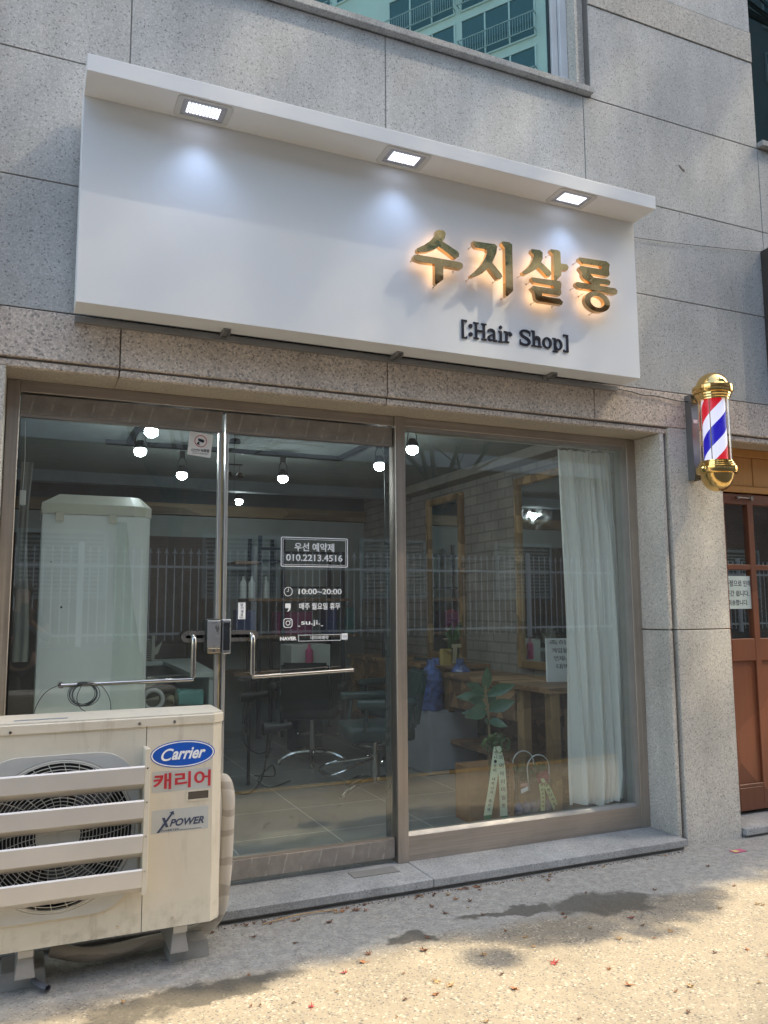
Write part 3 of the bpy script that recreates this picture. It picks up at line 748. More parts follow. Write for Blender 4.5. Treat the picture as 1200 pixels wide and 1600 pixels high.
PINS = {'su': [(1.745, 3.165), (1.873, 3.045), (1.99, 3.15), (1.765, 3.20)], 'ji': [(2.07, 3.112), (2.09, 3.295), (2.235, 3.13), (2.285, 3.045), (2.285, 3.325)], 'sal': [(2.395, 3.185), (2.585, 3.335), (2.45, 3.155), (2.475, 3.045), (2.615, 3.05)], 'rong': [(2.77, 3.325), (2.745, 3.17), (2.80, 3.14), (2.87, 3.042), (2.99, 3.168)]}
for key, polys in LET.items():
    bm = B()
    for q, p in enumerate(polys): prism(bm, shrink(p, -.0035), -.275 - q * .0003, -.247, bev=.0012)
    if key == 'rong':
        o = arc(2.873, 3.094, .0, 0, 1, 1)
        outer = [(2.873 + .088 * math.cos(a), 3.094 + .060 * math.sin(a)) for a in [2 * math.pi * i / 36 for i in range(36)]]
        inner = [(2.873 + .048 * math.cos(a), 3.093 + .0335 * math.sin(a)) for a in [2 * math.pi * i / 36 for i in range(36)]]
        ring(bm, outer, inner, -.2745, -.247)
    L = obj('gold_letter', bm, GOLDL, SG)
    bm = B()
    for p in polys:
        s = shrink(p, .007); prism(bm, s, -.2465, -.2445)
    if key == 'rong': ring(bm, [((x - 2.873) * .9 + 2.873, (z - 3.094) * .9 + 3.094) for x, z in outer], [((x - 2.873) * 1.2 + 2.873, (z - 3.094) * 1.2 + 3.094) for x, z in inner], -.2465, -.2445)
    obj('letter_backlight', bm, HALO, L)
    bm = B()
    for x, z in PINS[key]: tube(bm, [(x, -.2465, z), (x, -.2005, z)], .0018, 6); tube(bm, [(x, -.203, z), (x, -.2004, z)], .004, 8)
    objs('standoff_pin', bm, STEELD, L)
# black lettering [:Hair Shop]
def slab(bm, x0, x1, z0, z1, d=0): box(bm, x0, x1, -.2072 - d, -.2002, z0, z1, bev=.0008, seg=1)
HS = [('[', 2.036, 2.069, 2.795, 2.896), (':', 2.078, 2.103, 2.81, 2.879), ('H', 2.108, 2.188, 2.801, 2.892), ('a', 2.194, 2.251, 2.801, 2.87), ('i', 2.26, 2.292, 2.802, 2.894), ('r', 2.296, 2.346, 2.805, 2.868), ('S', 2.396, 2.466, 2.803, 2.894), ('h', 2.471, 2.539, 2.806, 2.896), ('o', 2.543, 2.605, 2.805, 2.87), ('p', 2.61, 2.676, 2.792, 2.872), (']', 2.682, 2.717, 2.801, 2.901)]
for ch, x0, x1, z0, z1 in HS:
    bm = B(); t = .0142; f = .0078; d = .0004
    if ch in '[]':
        xs = x0 if ch == '[' else x1 - t
        slab(bm, xs, xs + t, z0, z1); slab(bm, x0, x1, z0, z0 + f, d); slab(bm, x0, x1, z1 - f, z1, d)
        a = x1 - .006 if ch == '[' else x0; slab(bm, a, a + .006, z0, z0 + f * 1.6, 2 * d); slab(bm, a, a + .006, z1 - f * 1.6, z1, 2 * d)
    elif ch == ':':
        for zc in (z0 + .012, z1 - .012): prism(bm, arc((x0 + x1) / 2, zc, .0115, 0, R(360), 20)[:-1], -.2072, -.2002)
    elif ch == 'H':
        for a in (x0 + .009, x1 - .009 - t): slab(bm, a, a + t, z0, z1); slab(bm, a - .009, a + t + .009, z0, z0 + f, d); slab(bm, a - .009, a + t + .009, z1 - f, z1, d)
        slab(bm, x0 + .02, x1 - .02, (z0 + z1) / 2 - .004, (z0 + z1) / 2 + .006, 2 * d)
    elif ch == 'i':
        c = (x0 + x1) / 2; slab(bm, c - t / 2, c + t / 2, z0, z0 + .063); slab(bm, x0, x1, z0, z0 + f, d); slab(bm, x0 + .001, c, z0 + .063 - f, z0 + .063, d)
        prism(bm, arc(c, z1 - .009, .0095, 0, R(360), 20)[:-1], -.2072, -.2002)
    elif ch == 'r':
        slab(bm, x0 + .009, x0 + .009 + t, z0, z1); slab(bm, x0, x0 + t + .018, z0, z0 + f, d); slab(bm, x0, x0 + .012, z1 - f, z1, d)
        a = arc(x0 + .034, z0 + .043, .0195, R(165), R(40), 10); b_ = arc(x0 + .034, z0 + .038, .0115, R(40), R(165), 10); prism(bm, a + b_, -.2076, -.2002)
        prism(bm, arc(x1 - .0075, z0 + .048, .009, 0, R(360), 16)[:-1], -.2080, -.2002)
    elif ch == 'h':
        slab(bm, x0 + .009, x0 + .009 + t, z0, z1); slab(bm, x0, x0 + t + .018, z0, z0 + f, d); slab(bm, x0, x0 + .012, z1 - f, z1, d)
        r_ = x1 - .009 - t; slab(bm, r_, r_ + t, z0, z0 + .045); slab(bm, r_ - .009, x1, z0, z0 + f, d)
        c = (x0 + .016 + r_ + t) / 2; rr = (r_ + t - x0 - .016) / 2
        prism(bm, arc(c, z0 + .041, rr, R(180), 0, 14) + arc(c - .002, z0 + .036, rr - .0135, 0, R(180), 14), -.2080, -.2002)
    elif ch == 'o':
        c = ((x0 + x1) / 2, (z0 + z1) / 2); rx = (x1 - x0) / 2; rz = (z1 - z0) / 2
        A_ = [2 * math.pi * i / 32 for i in range(32)]
        ring(bm, [(c[0] + rx * math.cos(a), c[1] + rz * math.sin(a)) for a in A_], [(c[0] + (rx - .0155) * math.cos(a), c[1] + (rz - .0085) * math.sin(a)) for a in A_], -.2072, -.2002)
    elif ch == 'p':
        slab(bm, x0 + .009, x0 + .009 + t, z0, z1); slab(bm, x0, x0 + t + .018, z0, z0 + f, d); slab(bm, x0, x0 + .012, z1 - f, z1, d)
        c = (x0 + .037, z0 + .045); A_ = [2 * math.pi * i / 32 for i in range(32)]
        ring(bm, [(c[0] + .0285 * math.cos(a), c[1] + .032 * math.sin(a)) for a in A_], [(c[0] + .0135 * math.cos(a), c[1] + .0235 * math.sin(a)) for a in A_], -.2080, -.2002)
    elif ch == 'S':
        text_bm(bm, 'S', x0, x1, z0, z1, -.2072, .007, 0.0); slab(bm, x1 - .007, x1 - .001, z1 - .034, z1 - .008, d); slab(bm, x0, x0 + .006, z0 + .004, z0 + .032, d)
    else:
        text_bm(bm, ch, x0, x1, z0, z1, -.2072, .007, 0.0); slab(bm, x1 - .008, x1 + .003, z0, z0 + f, d)
    obj('black_letter', bm, LETB, SG)
# floodlights recessed in the visor underside
for fx in (.652, 1.665, 2.70):
    zb = SZ1
    bm = B()
    ring3 = rrect(fx - .125, fx + .125, -.378, -.215, .02)
    inn = rrect(fx - .098, fx + .098, -.362, -.238, .006)
    o_ = [bm.verts.new((x, y, zb - .0045)) for x, y in ring3]; i_ = [bm.verts.new((x, y, zb - .0045)) for x, y in inn]
    o2 = [bm.verts.new((x, y, zb + .001)) for x, y in ring3]; i2 = [bm.verts.new((x, y, zb + .001)) for x, y in inn]
    n = len(ring3)
    for i in range(n):
        j = (i + 1) % n
        bm.faces.new((o_[i], o_[j], i_[j], i_[i])); bm.faces.new((o_[i], o2[i], o2[j], o_[j])); bm.faces.new((i_[i], i_[j], i2[j], i2[i]))
    fl = obj('floodlight', bm, WPL, SG)
    bm = B(); box(bm, fx - .097, fx + .097, -.361, -.239, zb - .0022, zb - .0003); obj('floodlight_cover', bm, mat('floodlight_glass', (.42, .43, .48), .3), fl)
    bm = B()
    for k in range(10):
        x = fx - .068 + k * .0151; box(bm, x - .0048, x + .0048, -.340, -.262, zb - .0042, zb - .0026)
    obj('led_strip', bm, LEDW, fl)
    ld = bpy.data.lights.new('floodlight_beam', 'SPOT'); ld.energy = 1.8; ld.color = (.50, .66, 1.0); ld.spot_size = R(120); ld.spot_blend = 1.0; ld.shadow_soft_size = .04
    lo = bpy.data.objects.new('floodlight_beam', ld); C.objects.link(lo); lo.parent = SG; lo.location = Vector((fx, -.30, zb - .02)) - SG.location
    lo.rotation_euler = (R(-14), 0, 0)

# cable from sign to barber pole and along the wall
bm = B(); tube(bm, bez([(2.9, -.02, 2.70), (3.28, -.012, 2.69), (3.40, -.012, 2.675), (3.48, -.012, 2.68), (3.60, -.014, 2.672), (3.72, -.02, 2.663), (3.80, -.05, 2.668)], 5), .0035, 6)
tag(obj('power_cable', bm, CABLE), 'thin black cable running from the white sign to the barber pole', 'cable')
bm = B(); tube(bm, bez([(3.2, -.01, 3.675), (3.6, -.012, 3.70), (4.0, -.012, 3.735), (4.48, -.012, 3.785)], 6), .002, 6)
tag(obj('wall_cable', bm, CABLE), 'thin black cable stretched across the granite between the two signs', 'cable')

# ================================================================== BARBER POLE
PX, PY = 3.805, -.175
BP = thing('barber_pole', 'gold capped barber pole with red, white and blue spiral on the pillar', 'barber pole', (3.77, 0, 2.1))
bm = B(); box(bm, 3.748, 3.752, -.05, -.0005, 2.165, 2.705); box(bm, 3.748, 3.80, -.054, -.0505, 2.165, 2.705); box(bm, 3.796, 3.80, -.05, -.0005, 2.165, 2.705)
obj('mounting_channel', bm, mat('galvanised_steel', (.26, .27, .28), .42, .8), BP)
boxo('channel_label', (3.758, 3.79, -.0562, -.0545, 2.522, 2.545), VINYL, BP)
bm = B()
lathe(bm, [(0, 2.815), (0.0228, 2.812), (0.0494, 2.802), (0.0722, 2.785), (0.0897, 2.758), (0.0973, 2.735), (0.0977, 2.728), (0.1140, 2.728), (0.1193, 2.722), (0.1193, 2.688), (0.1155, 2.680), (0.1064, 2.676), (0.1064, 2.665), (0.1018, 2.660), (0.1018, 2.650), (0.0958, 2.645), (0.0958, 2.636), (0, 2.636)], PX, PY, 48)
obj('top_cap', bm, GOLD, BP, smooth=True)
bm = B()
lathe(bm, [(0, 2.262), (0.0958, 2.262), (0.0958, 2.255), (0.1034, 2.250), (0.1034, 2.240), (0.1102, 2.236), (0.1102, 2.228), (0.1201, 2.222), (0.1201, 2.192), (0.1155, 2.184), (0.0996, 2.182), (0.0965, 2.172), (0.0897, 2.146), (0.0745, 2.116), (0.0532, 2.094), (0.0266, 2.081), (0, 2.078)], PX, PY, 48)
obj('bottom_cap', bm, GOLD, BP, smooth=True)
bm = B(); tube(bm, [(PX, PY, 2.2625), (PX, PY, 2.6355)], .093, 40, cap=False); tube(bm, [(PX, PY, 2.2625), (PX, PY, 2.6355)], .0905, 40, cap=False)
obj('clear_tube', bm, CLEAR, BP, smooth=True)
bm = B()
for i in range(8):
    a = i * math.pi / 4; 
    if i % 2 == 0: tube(bm, [(PX + .084 * math.cos(a + .5), PY + .084 * math.sin(a + .5), 2.2625), (PX + .084 * math.cos(a + .5), PY + .084 * math.sin(a + .5), 2.6355)], .003, 6)
objs('tie_rod', bm, GOLD, BP)
b = NB('barber_stripes')
tc = b.n('ShaderNodeTexCoord'); sx = b.n('ShaderNodeSeparateXYZ'); b.l(tc.outputs['Object'], sx.inputs[0])
def mth(op, a, c=0.0):
    q = b.n('ShaderNodeMath', operation=op)
    for i, z in enumerate((a, c)):
        if hasattr(z, 'links'): b.l(z, q.inputs[i])
        else: q.inputs[i].default_value = z
    return q.outputs[0]
# object coordinates are relative to the drum's own axis
ang = mth('DIVIDE', mth('ARCTAN2', sx.outputs['Y'], sx.outputs['X']), 2 * math.pi)
ph = mth('FRACT', mth('ADD', mth('SUBTRACT', mth('MULTIPLY', sx.outputs['Z'], 2.35), ang), 10.82))
col = b.ramp(ph, [(0, (.01, .005, .32)), (.27, (.62, .62, .78)), (.50, (.48, .008, .02)), (.77, (.62, .62, .78))], 'CONSTANT')
em = b.n('ShaderNodeBsdfPrincipled'); b.l(col, em.inputs['Base Color']); em.inputs['Roughness'].default_value = .4
b.l(col, em.inputs['Emission Color']); em.inputs['Emission Strength'].default_value = .25
b.l(em.outputs[0], b.out.inputs[0]); STRIPE = b.m
drum = thing_d = bpy.data.objects.new('striped_drum', bpy.data.meshes.new('striped_drum')); C.objects.link(drum)
bm = B(); tube(bm, [(0, 0, -.187), (0, 0, .1865)], .068, 48)
bm.to_mesh(drum.data); bm.free(); drum.data.materials.append(STRIPE)
for p in drum.data.polygons: p.use_smooth = True
drum.data.set_sharp_from_angle(angle=R(40)); drum.parent = BP; drum.location = Vector((PX, PY, 2.449)) - BP.location
bm = B()
for z in (2.665, 2.205): box(bm, 3.765, 3.795, -.10, -.0545, z - .018, z + .018, bev=.004); tube(bm, [(3.772, -.075, z - .01), (3.752, -.075, z - .01)], .007, 8)
objs('bracket_clamp', bm, GOLD, BP)
bm = B(); tube(bm, bez([(3.80, -.06, 2.665), (3.797, -.075, 2.60), (3.803, -.068, 2.45), (3.806, -.07, 2.3), (3.80, -.07, 2.21), (3.79, -.07, 2.175), (3.77, -.065, 2.17)], 5), .003, 6); obj('pole_cable', bm, CABLE, BP)

# neighbour's sign box at right edge
NS = thing('side_sign', 'dark brown box sign cut off at the right edge of the wall', 'sign', (5.2, 0, 3.2))
boxo('sign_box', (4.492, 6.0, -.115, -.002, 2.74, 3.795), mat('sign_brown', (.055, .045, .04), .5), NS, .004)
bm = B(); ring(bm, [(4.49, 2.738), (6.002, 2.738), (6.002, 3.797), (4.49, 3.797)], [(4.51, 2.758), (5.98, 2.758), (5.98, 3.777), (4.51, 3.777)], -.12, -.1155); obj('sign_trim', bm, BLACK, NS)

# ================================================================== AIR CONDITIONER OUTDOOR UNIT
BEIGE = None
def beige():
    b = NB('beige_sheet_metal'); v = b.coord()
    n1 = b.noise(v, 3.5, 7, .65); n2 = b.noise(b.coord((8, 8, 1.2)), 3, 5, .6)
    c = b.mix(b.ramp(n1, [(.3, 0.), (.7, 1.)]), (.66, .60, .485), (.74, .68, .56))
    c = b.mix(b.ramp(n2, [(.56, 0.), (.78, .45)]), c, (.33, .28, .2))
    sx = b.n('ShaderNodeSeparateXYZ'); b.l(v, sx.inputs[0])
    low = b.ramp(sx.outputs['Z'], [(.05, .6), (.22, 0.)])
    sp = b.bw(b.vor(v, 60)); 
    c = b.mix(b.mix(1., low, b.ramp(b.noise(v, 25, 5), [(.48, 0.), (.68, 1.)]), 'MULTIPLY'), c, (.24, .2, .14))
    c = b.mix(b.ramp(b.noise(v, 55, 3), [(.74, 0.), (.80, .6)]), c, (.12, .1, .08))
    return b.finish(c, .45)
BEIGE = beige()
AX0, AX1, AY0, AY1 = -.205, .768, -.43, -.15
AZ0, AZ1 = .165, .965
AC = thing('air_conditioner_unit', 'beige outdoor air conditioner unit with silver louvres in front of the door', 'air conditioner', (.28, -.29, .06))
bm = B()
# body plan with chamfered right front corner
plan = [(AX0, AY0), (.722, AY0), (AX1 - .01, AY0 + .035), (AX1, AY0 + .06), (AX1, AY1), (AX0, AY1)]
def plan_prism(bm, plan, z0, z1):
    a = [bm.verts.new((x, y, z0)) for x, y in plan]; t = [bm.verts.new((x, y, z1)) for x, y in plan]; n = len(plan)
    bm.faces.new(a[::-1]); bm.faces.new(t)
    for i in range(n): bm.faces.new((a[i], a[(i + 1) % n], t[(i + 1) % n], t[i]))
# front panel has a round fan opening: build the shell as right service part + left part with a hole
SPL = .459
plan_prism(bm, [(SPL + .001, AY0), (.722, AY0), (AX1 - .01, AY0 + .03), (AX1, AY0 + .055), (AX1, AY1), (SPL + .001, AY1)], AZ0, AZ1 - .032)
obj('service_panel', bm, BEIGE, AC)
FX, FZc, FR = .148, .557, .265
bm = B()
n = 64
circ = [(FX + FR * math.cos(2 * math.pi * i / n), FZc + FR * math.sin(2 * math.pi * i / n)) for i in range(n)]
def sq(i):
    a = 2 * math.pi * i / n; c, s = math.cos(a), math.sin(a)
    xl = (SPL - FX) if c > 0 else (FX - AX0); zl = (AZ1 - .032 - FZc) if s > 0 else (FZc - AZ0)
    k = min(xl / abs(c) if abs(c) > 1e-6 else 9, zl / abs(s) if abs(s) > 1e-6 else 9)
    return (FX + c * k, FZc + s * k)
outer = [sq(i) for i in range(n)]
# snap corners
for cx_, cz_ in ((AX0, AZ0), (SPL, AZ0), (SPL, AZ1 - .032), (AX0, AZ1 - .032)):
    k = min(range(n), key=lambda i: (outer[i][0] - cx_) ** 2 + (outer[i][1] - cz_) ** 2); outer[k] = (cx_, cz_)
ring(bm, outer, circ, AY0, AY0 + .012)
box(bm, AX0, SPL, AY1 - .004, AY1, AZ0, AZ1 - .032); box(bm, AX0, AX0 + .004, AY0 + .0125, AY1 - .0045, AZ0, AZ1 - .032); box(bm, AX0 + .0045, SPL, AY0 + .0125, AY1 - .0045, AZ0, AZ0 + .004)
obj('front_panel', bm, BEIGE, AC)
bm = B()
plan_prism(bm, [(AX0 - .004, AY0 - .006), (.724, AY0 - .006), (AX1 - .006, AY0 + .024), (AX1 + .005, AY0 + .05), (AX1 + .005, AY1 + .004), (AX0 - .004, AY1 + .004)], AZ1 - .0315, AZ1 + .008)
bmesh.ops.bevel(bm, geom=[e for e in bm.edges if all(v.co.z > AZ1 for v in e.verts)], offset=.008, segments=3, affect='EDGES')
obj('top_cover', bm, BEIGE, AC)
bm = B(); box(bm, -.02, .17, -.36, -.335, AZ1 + .0082, AZ1 + .0092); obj('top_label', bm, mat('label_grey', (.25, .27, .31), .4), AC)
bm = B()
for x, z in ((-.03, AZ1 - .022), (.43, AZ1 - .018), (.565, AZ1 - .018)): tube(bm, [(x, AY0 - .0062, z), (x, AY0 - .010, z)], .0055, 10)
for x, z in ((.37, .198), (.575, .20)): tube(bm, [(x, AY0, z), (x, AY0 - .004, z)], .0045, 10)
objs('screw', bm, STEELD, AC)
boxo('panel_seam', (SPL - .0012, SPL + .0012, AY0 - .0004, AY0 + .005, AZ0, AZ1 - .032), DARK, AC)
# fan recess
bm = B(); tube(bm, [(FX, AY0 + .02, FZc), (FX, AY0 + .12, FZc)], FR + .004, 48, cap=False); tube(bm, [(FX, AY0 + .12, FZc), (FX, AY0 + .123, FZc)], FR + .004, 48)
obj('fan_shroud', bm, BLACK, AC)
bm = B()
tube(bm, [(FX, AY0 + .05, FZc), (FX, AY0 + .11, FZc)], .06, 24)
for k in range(3):
    a = k * 2.094 + .4
    P = []
    for rr, da, w_ in ((.06, 0, .05), (.15, .25, .12), (.235, .5, .17)):
        c0, c1 = a + da - w_ / rr * .5, a + da + w_ / rr * .5
        P.append(((FX + rr * math.cos(c0), AY0 + .06, FZc + rr * math.sin(c0)), (FX + rr * math.cos(c1), AY0 + .10, FZc + rr * math.sin(c1))))
    V = [[bm.verts.new(p), bm.verts.new(q)] for p, q in P]
    for u, v_ in zip(V, V[1:]): bm.faces.new((u[0], u[1], v_[1], v_[0]))
obj('fan_blades', bm, mat('fan_grey', (.12, .12, .125), .5), AC)
bm = B()
# grille: concentric wires plus curved radial wires
gy = AY0 - .012
for k in range(15):
    rr = .085 + k * .0128
    tube(bm, [(FX + rr * math.cos(t), gy, FZc + rr * math.sin(t)) for t in [2 * math.pi * i / 48 for i in range(49)]], .0017, 5, cap=False)
for k in range(30):
    a = 2 * math.pi * k / 30
    pts = [(FX + rr * math.cos(a + (rr - .07) * 1.4), gy + .003, FZc + rr * math.sin(a + (rr - .07) * 1.4)) for rr in (.07, .12, .17, .22, .265)]
    tube(bm, pts, .0017, 5)
bmr = [(FX + .27 * math.cos(t), gy + .005, FZc + .27 * math.sin(t)) for t in [2 * math.pi * i / 64 for i in range(65)]]
tube(bm, bmr, .006, 8, cap=False)
obj('fan_grille', bm, mat('grille_wire', (.62, .60, .54), .4), AC)
bm = B(); tube(bm, [(FX, gy - .004, FZc), (FX, gy + .006, FZc)], .078, 40); obj('grille_hub', bm, BEIGE, AC)
# pressed surround around the fan (rounded square)
bm = B(); ring(bm, rrect(FX - .30, FX + .288, FZc - .295, FZc + .292, .16, 12), rrect(FX - .278, FX + .2775, FZc - .2755, FZc + .277, .2765, 12), AY0 - .012, AY0 - .0003)
obj('fan_surround', bm, mat('surround_white', (.58, .57, .53), .45), AC)
# louvre blades (wind guide) fixed between side brackets
LV = mat('louvre_aluminium', (.72, .68, .63), .36, .35, .05, 4)
def zrow(k): return .797 - k * .1262
bm = B(); box(bm, .447, .466, AY0 - .072, AY0 - .0005, .322, .858, bev=.001, seg=1); obj('louvre_bracket', bm, BEIGE, AC)
bm = B(); box(bm, -.19, -.172, AY0 - .072, AY0 - .0005, .322, .858, bev=.001, seg=1); obj('louvre_bracket', bm, BEIGE, AC)
for k in range(4):
    z = zrow(k); bm = B()
    prof = [(-.070, 0), (-.074, -.006), (-.074, -.066), (-.066, -.072), (-.020, -.098), (-.020, -.095), (-.063, -.068), (-.071, -.062), (-.071, -.008), (-.066, -.003)]
    a = [bm.verts.new((-.17, AY0 + y, z + q)) for y, q in prof]; c_ = [bm.verts.new((.4465, AY0 + y, z + q)) for y, q in prof]; m_ = len(prof)
    bm.faces.new(a); bm.faces.new(c_[::-1])
    for i in range(m_): bm.faces.new((a[i], a[(i + 1) % m_], c_[(i + 1) % m_], c_[i]))
    obj('louvre_blade', bm, LV, AC)
    bm = B(); tube(bm, [(.4565, AY0 - .072, z - .01), (.4565, AY0 - .076, z - .01)], .003, 8); objs('louvre_screw', bm, STEELD, AC)
# logos
YA = AY0 - .0012
A_ = [2 * math.pi * i / 48 for i in range(48)]
def ell(cx, cz, rx, rz): return [(cx + rx * math.cos(a), cz + rz * math.sin(a)) for a in A_]
bm = B(); prism(bm, ell(.602, .818, .127, .0525), YA, AY0 - .0003); lg = obj('logo_plate', bm, mat('logo_blue', (.01, .10, .52), .4), AC)
bm = B(); ring(bm, ell(.602, .818, .1235, .0492), ell(.602, .818, .1185, .0452), YA - .0006, YA)
text_bm(bm, 'C', .517, .566, .795, .842, YA - .0008, .0006, .012, .35)
text_bm(bm, 'arrier', .558, .692, .797, .842, YA - .0006, .0006, .03, .38)
obj('logo_lettering', bm, VINYL, lg)
cardm = mat('label_card', (.53, .54, .52), .5)
bm = B(); box(bm, .484, .715, YA + .0006, AY0 - .0002, .677, .757); cd2 = obj('name_label', bm, cardm, AC)
bm = B(); text_bm(bm, '캐리어', .489, .714, .686, .749, YA - .0004, .0008, .022); obj('name_lettering', bm, mat('label_red', (.55, .035, .05), .5), cd2)
bm = B(); ring(bm, rrect(.619, .712, .633, .676, .004), rrect(.625, .706, .639, .669, .002), AY0 - .003, AY0 - .0002); hd = obj('grip_rim', bm, BEIGE, AC)
bm = B(); box(bm, .6252, .7058, AY0 - .0012, AY0 - .0004, .6392, .6688); obj('grip_recess', bm, mat('recess_brown', (.10, .085, .065), .8), hd)
bm = B(); box(bm, .486, .707, YA + .0006, AY0 - .0002, .522, .609); cd3 = obj('model_label', bm, cardm, AC)
bm = B()
text_bm(bm, 'POWER', .556, .690, .543, .571, YA - .0004, .0008, .03, .3)
prism(bm, [(.506, .524), (.516, .524), (.5655, .592), (.560, .5935), (.5725, .600), (.572, .588), (.5685, .5895), (.560, .5795)][::-1] if False else [(.506, .524), (.517, .524), (.567, .590), (.5735, .586), (.570, .602), (.554, .596), (.5605, .593)][::-1], YA - .0007, YA + .0004)
prism(bm, [(.526, .579), (.537, .579), (.552, .5425), (.541, .5425)], YA - .0010, YA + .0004)
text_bm(bm, 'INVERTER', .523, .592, .5265, .534, YA - .0004, .0008, 0, .3); box(bm, .594, .68, YA - .0004, YA + .0004, .5262, .5276)
obj('model_lettering', bm, mat('label_navy', (.05, .07, .13), .5), cd3)
# feet
CONC = mat('concrete_block', (.27, .265, .25), .9, 0, .15, 12, .4, 120)
FT = mat('foot_metal', (.45, .44, .42), .38, .6)
for x in (.608, .055):
    bm = B(); hexa(bm, [(x - .035, AY0 + .01, .062), (x + .035, AY0 + .01, .062), (x + .035, AY1, .062), (x - .035, AY1, .062)],
                   [(x - .024, AY0 + .028, .135), (x + .024, AY0 + .028, .135), (x + .024, AY1, .135), (x - .024, AY1, .135)], .002)
    box(bm, x - .027, x + .027, AY0 + .006, AY1, .1355, .1645, bev=.003); tube(bm, [(x, AY0 + .02, .164), (x, AY0 + .02, .152)], .01, 10)
    obj('mounting_foot', bm, FT, AC)
for x, lab in ((.64, 'concrete block under the right foot of the outdoor unit'), (.03, 'concrete block under the left foot of the outdoor unit')):
    bm = B(); hexa(bm, [(x - .06, -.345, -.002), (x + .10, -.345, -.002), (x + .10, -.16, -.002), (x - .06, -.16, -.002)], [(x - .055, -.335, .0605), (x + .095, -.335, .0605), (x + .095, -.165, .0605), (x - .055, -.165, .0605)], .003)
    bm2 = B(); bm2.free()
    tag(obj('concrete_block', bm, CONC), lab, 'block', 'blocks under the outdoor unit')
# insulated pipe beside the unit
bm = B(); tube(bm, bez([(.795, -.19, .64), (.815, -.23, .66), (.825, -.27, .60), (.822, -.27, .42), (.815, -.26, .25), (.80, -.23, .12), (.72, -.2, .05), (.5, -.2, .035), (.3, -.24, .04), (.15, -.2, .07)], 6), .027, 12)
def wrap_mat():
    b = NB('wrapped_insulation'); v = b.coord((1, 1, 1), rot=(R(8), 0, 0))
    wv = b.n('ShaderNodeTexWave', wave_type='BANDS', bands_direction='Z'); b.l(v, wv.inputs[0]); wv.inputs['Scale'].default_value = 3.2; wv.inputs['Distortion'].default_value = 7; wv.inputs['Detail'].default_value = 4
    c = b.mix(b.ramp(wv.outputs['Fac'], [(.2, 0.), (.3, 1.)]), (.38, .34, .29), (.52, .48, .42))
    return b.finish(c, .7, 0, wv.outputs['Fac'], .3, .003)
tag(obj('insulated_pipe', bm, wrap_mat(), smooth=True), 'tape-wrapped insulated pipe curving down beside the outdoor unit', 'pipe')
bm = B(); pts = bez([(.10, -.22, .03), (.085, -.32, .022), (.105, -.38, .02), (.135, -.425, .019)], 5); tube(bm, pts, .0125, 14, cap=False); tube(bm, pts, .0105, 14, cap=False)
tag(obj('drain_hose', bm, mat('hose_grey', (.10, .105, .12), .5), smooth=True), 'short grey drain hose lying under the outdoor unit', 'hose')
# cable coil on left handle
bm = B(); random.seed(3)
for k in range(6):
    cx, cz, r_ = .262 + random.uniform(-.01, .01), 1.012 + random.uniform(-.006, .006), .058 + random.uniform(-.007, .007)
    tube(bm, [(cx + r_ * math.cos(t), .150 + k * .003 + .004 * math.sin(3 * t), cz + r_ * .86 * math.sin(t)) for t in [2 * math.pi * i / 32 for i in range(33)]], .0018, 5, cap=False)
tube(bm, bez([(.25, .15, 1.06), (.23, .15, 1.0), (.25, .15, .95), (.29, .15, .93)], 5), .0018, 5)
tube(bm, bez([(.16, .15, 1.062), (.10, .15, 1.03), (.06, .152, .96), (.045, .155, .85)], 5), .0018, 5); tube(bm, bez([(.27, .15, 1.065), (.33, .155, 1.05), (.37, .158, .99), (.38, .16, .92)], 5), .0018, 5)
tag(obj('cable_coil', bm, mat('coil_grey', (.04, .05, .055), .5)), 'coiled thin dark cable tied to the left door handle', 'cable')

# ================================================================== INSIDE THE SALON
# floor standing air conditioner wrapped in film
SA = thing('standing_air_conditioner', 'tall pale floor-standing air conditioner wrapped in clear film behind the left door', 'air conditioner', (.33, .8, FZ))
PALE = mat('pale_appliance', (.88, .92, .90), .4, 0, .05, 2)
CREAM = mat('cream_appliance', (.70, .69, .58), .45, 0, .06, 3)
def sa_plan(g=0): return [(.062 - g, .56 - g), (.50, .56 - g), (.56, .585), (.592 + g, .64), (.60 + g, .95 + g), (.062 - g, .95 + g)]
bm = B(); plan_prism(bm, sa_plan(), FZ, 1.872); obj('appliance_body', bm, PALE, SA, smooth=True)
bm = B()
P0 = sa_plan(.006); P1 = [(.14, .66), (.49, .66), (.53, .68), (.545, .70), (.55, .9), (.13, .9)]
for z0, z1, A0, A1 in ((1.8725, 1.925, P0, P0), (1.925, 1.985, P0, P1)):
    a = [bm.verts.new((x, y, z0)) for x, y in A0]; t = [bm.verts.new((x, y, z1)) for x, y in A1]
    for i in range(6): bm.faces.new((a[i], a[(i + 1) % 6], t[(i + 1) % 6], t[i]))
    if z1 > 1.95: bm.faces.new(t)
obj('top_hood', bm, CREAM, SA)
bm = B(); box(bm, .12, .16, .545, .5535, 1.835, 1.88, bev=.003); box(bm, .375, .415, .545, .5535, 1.835, 1.88, bev=.003); objs('hood_clip', bm, CREAM, SA)
bm = B(); rr_ = random.Random(2); n_ = 14
for sgn in (0,):
    grid = []
    for i in range(9):
        row = []
        for k in range(n_):
            x = .41 + .17 * i / 8 * (.35 + .65 * min(1, k / 6)); z = 1.84 - k * .12
            y = .548 + .012 * math.sin(i * 1.7 + k * .5) + (.03 if i > 6 else 0) * (i - 6)
            row.append(bm.verts.new((x + rr_.uniform(-.006, .006), y - .008, z)))
        grid.append(row)
    for i in range(8):
        for k in range(n_ - 1): bm.faces.new((grid[i][k], grid[i + 1][k], grid[i + 1][k + 1], grid[i][k + 1]))
obj('loose_film', bm, glass('film', (.93, .96, .93), 1.45, .12, dust_haze=.12), SA, smooth=True)
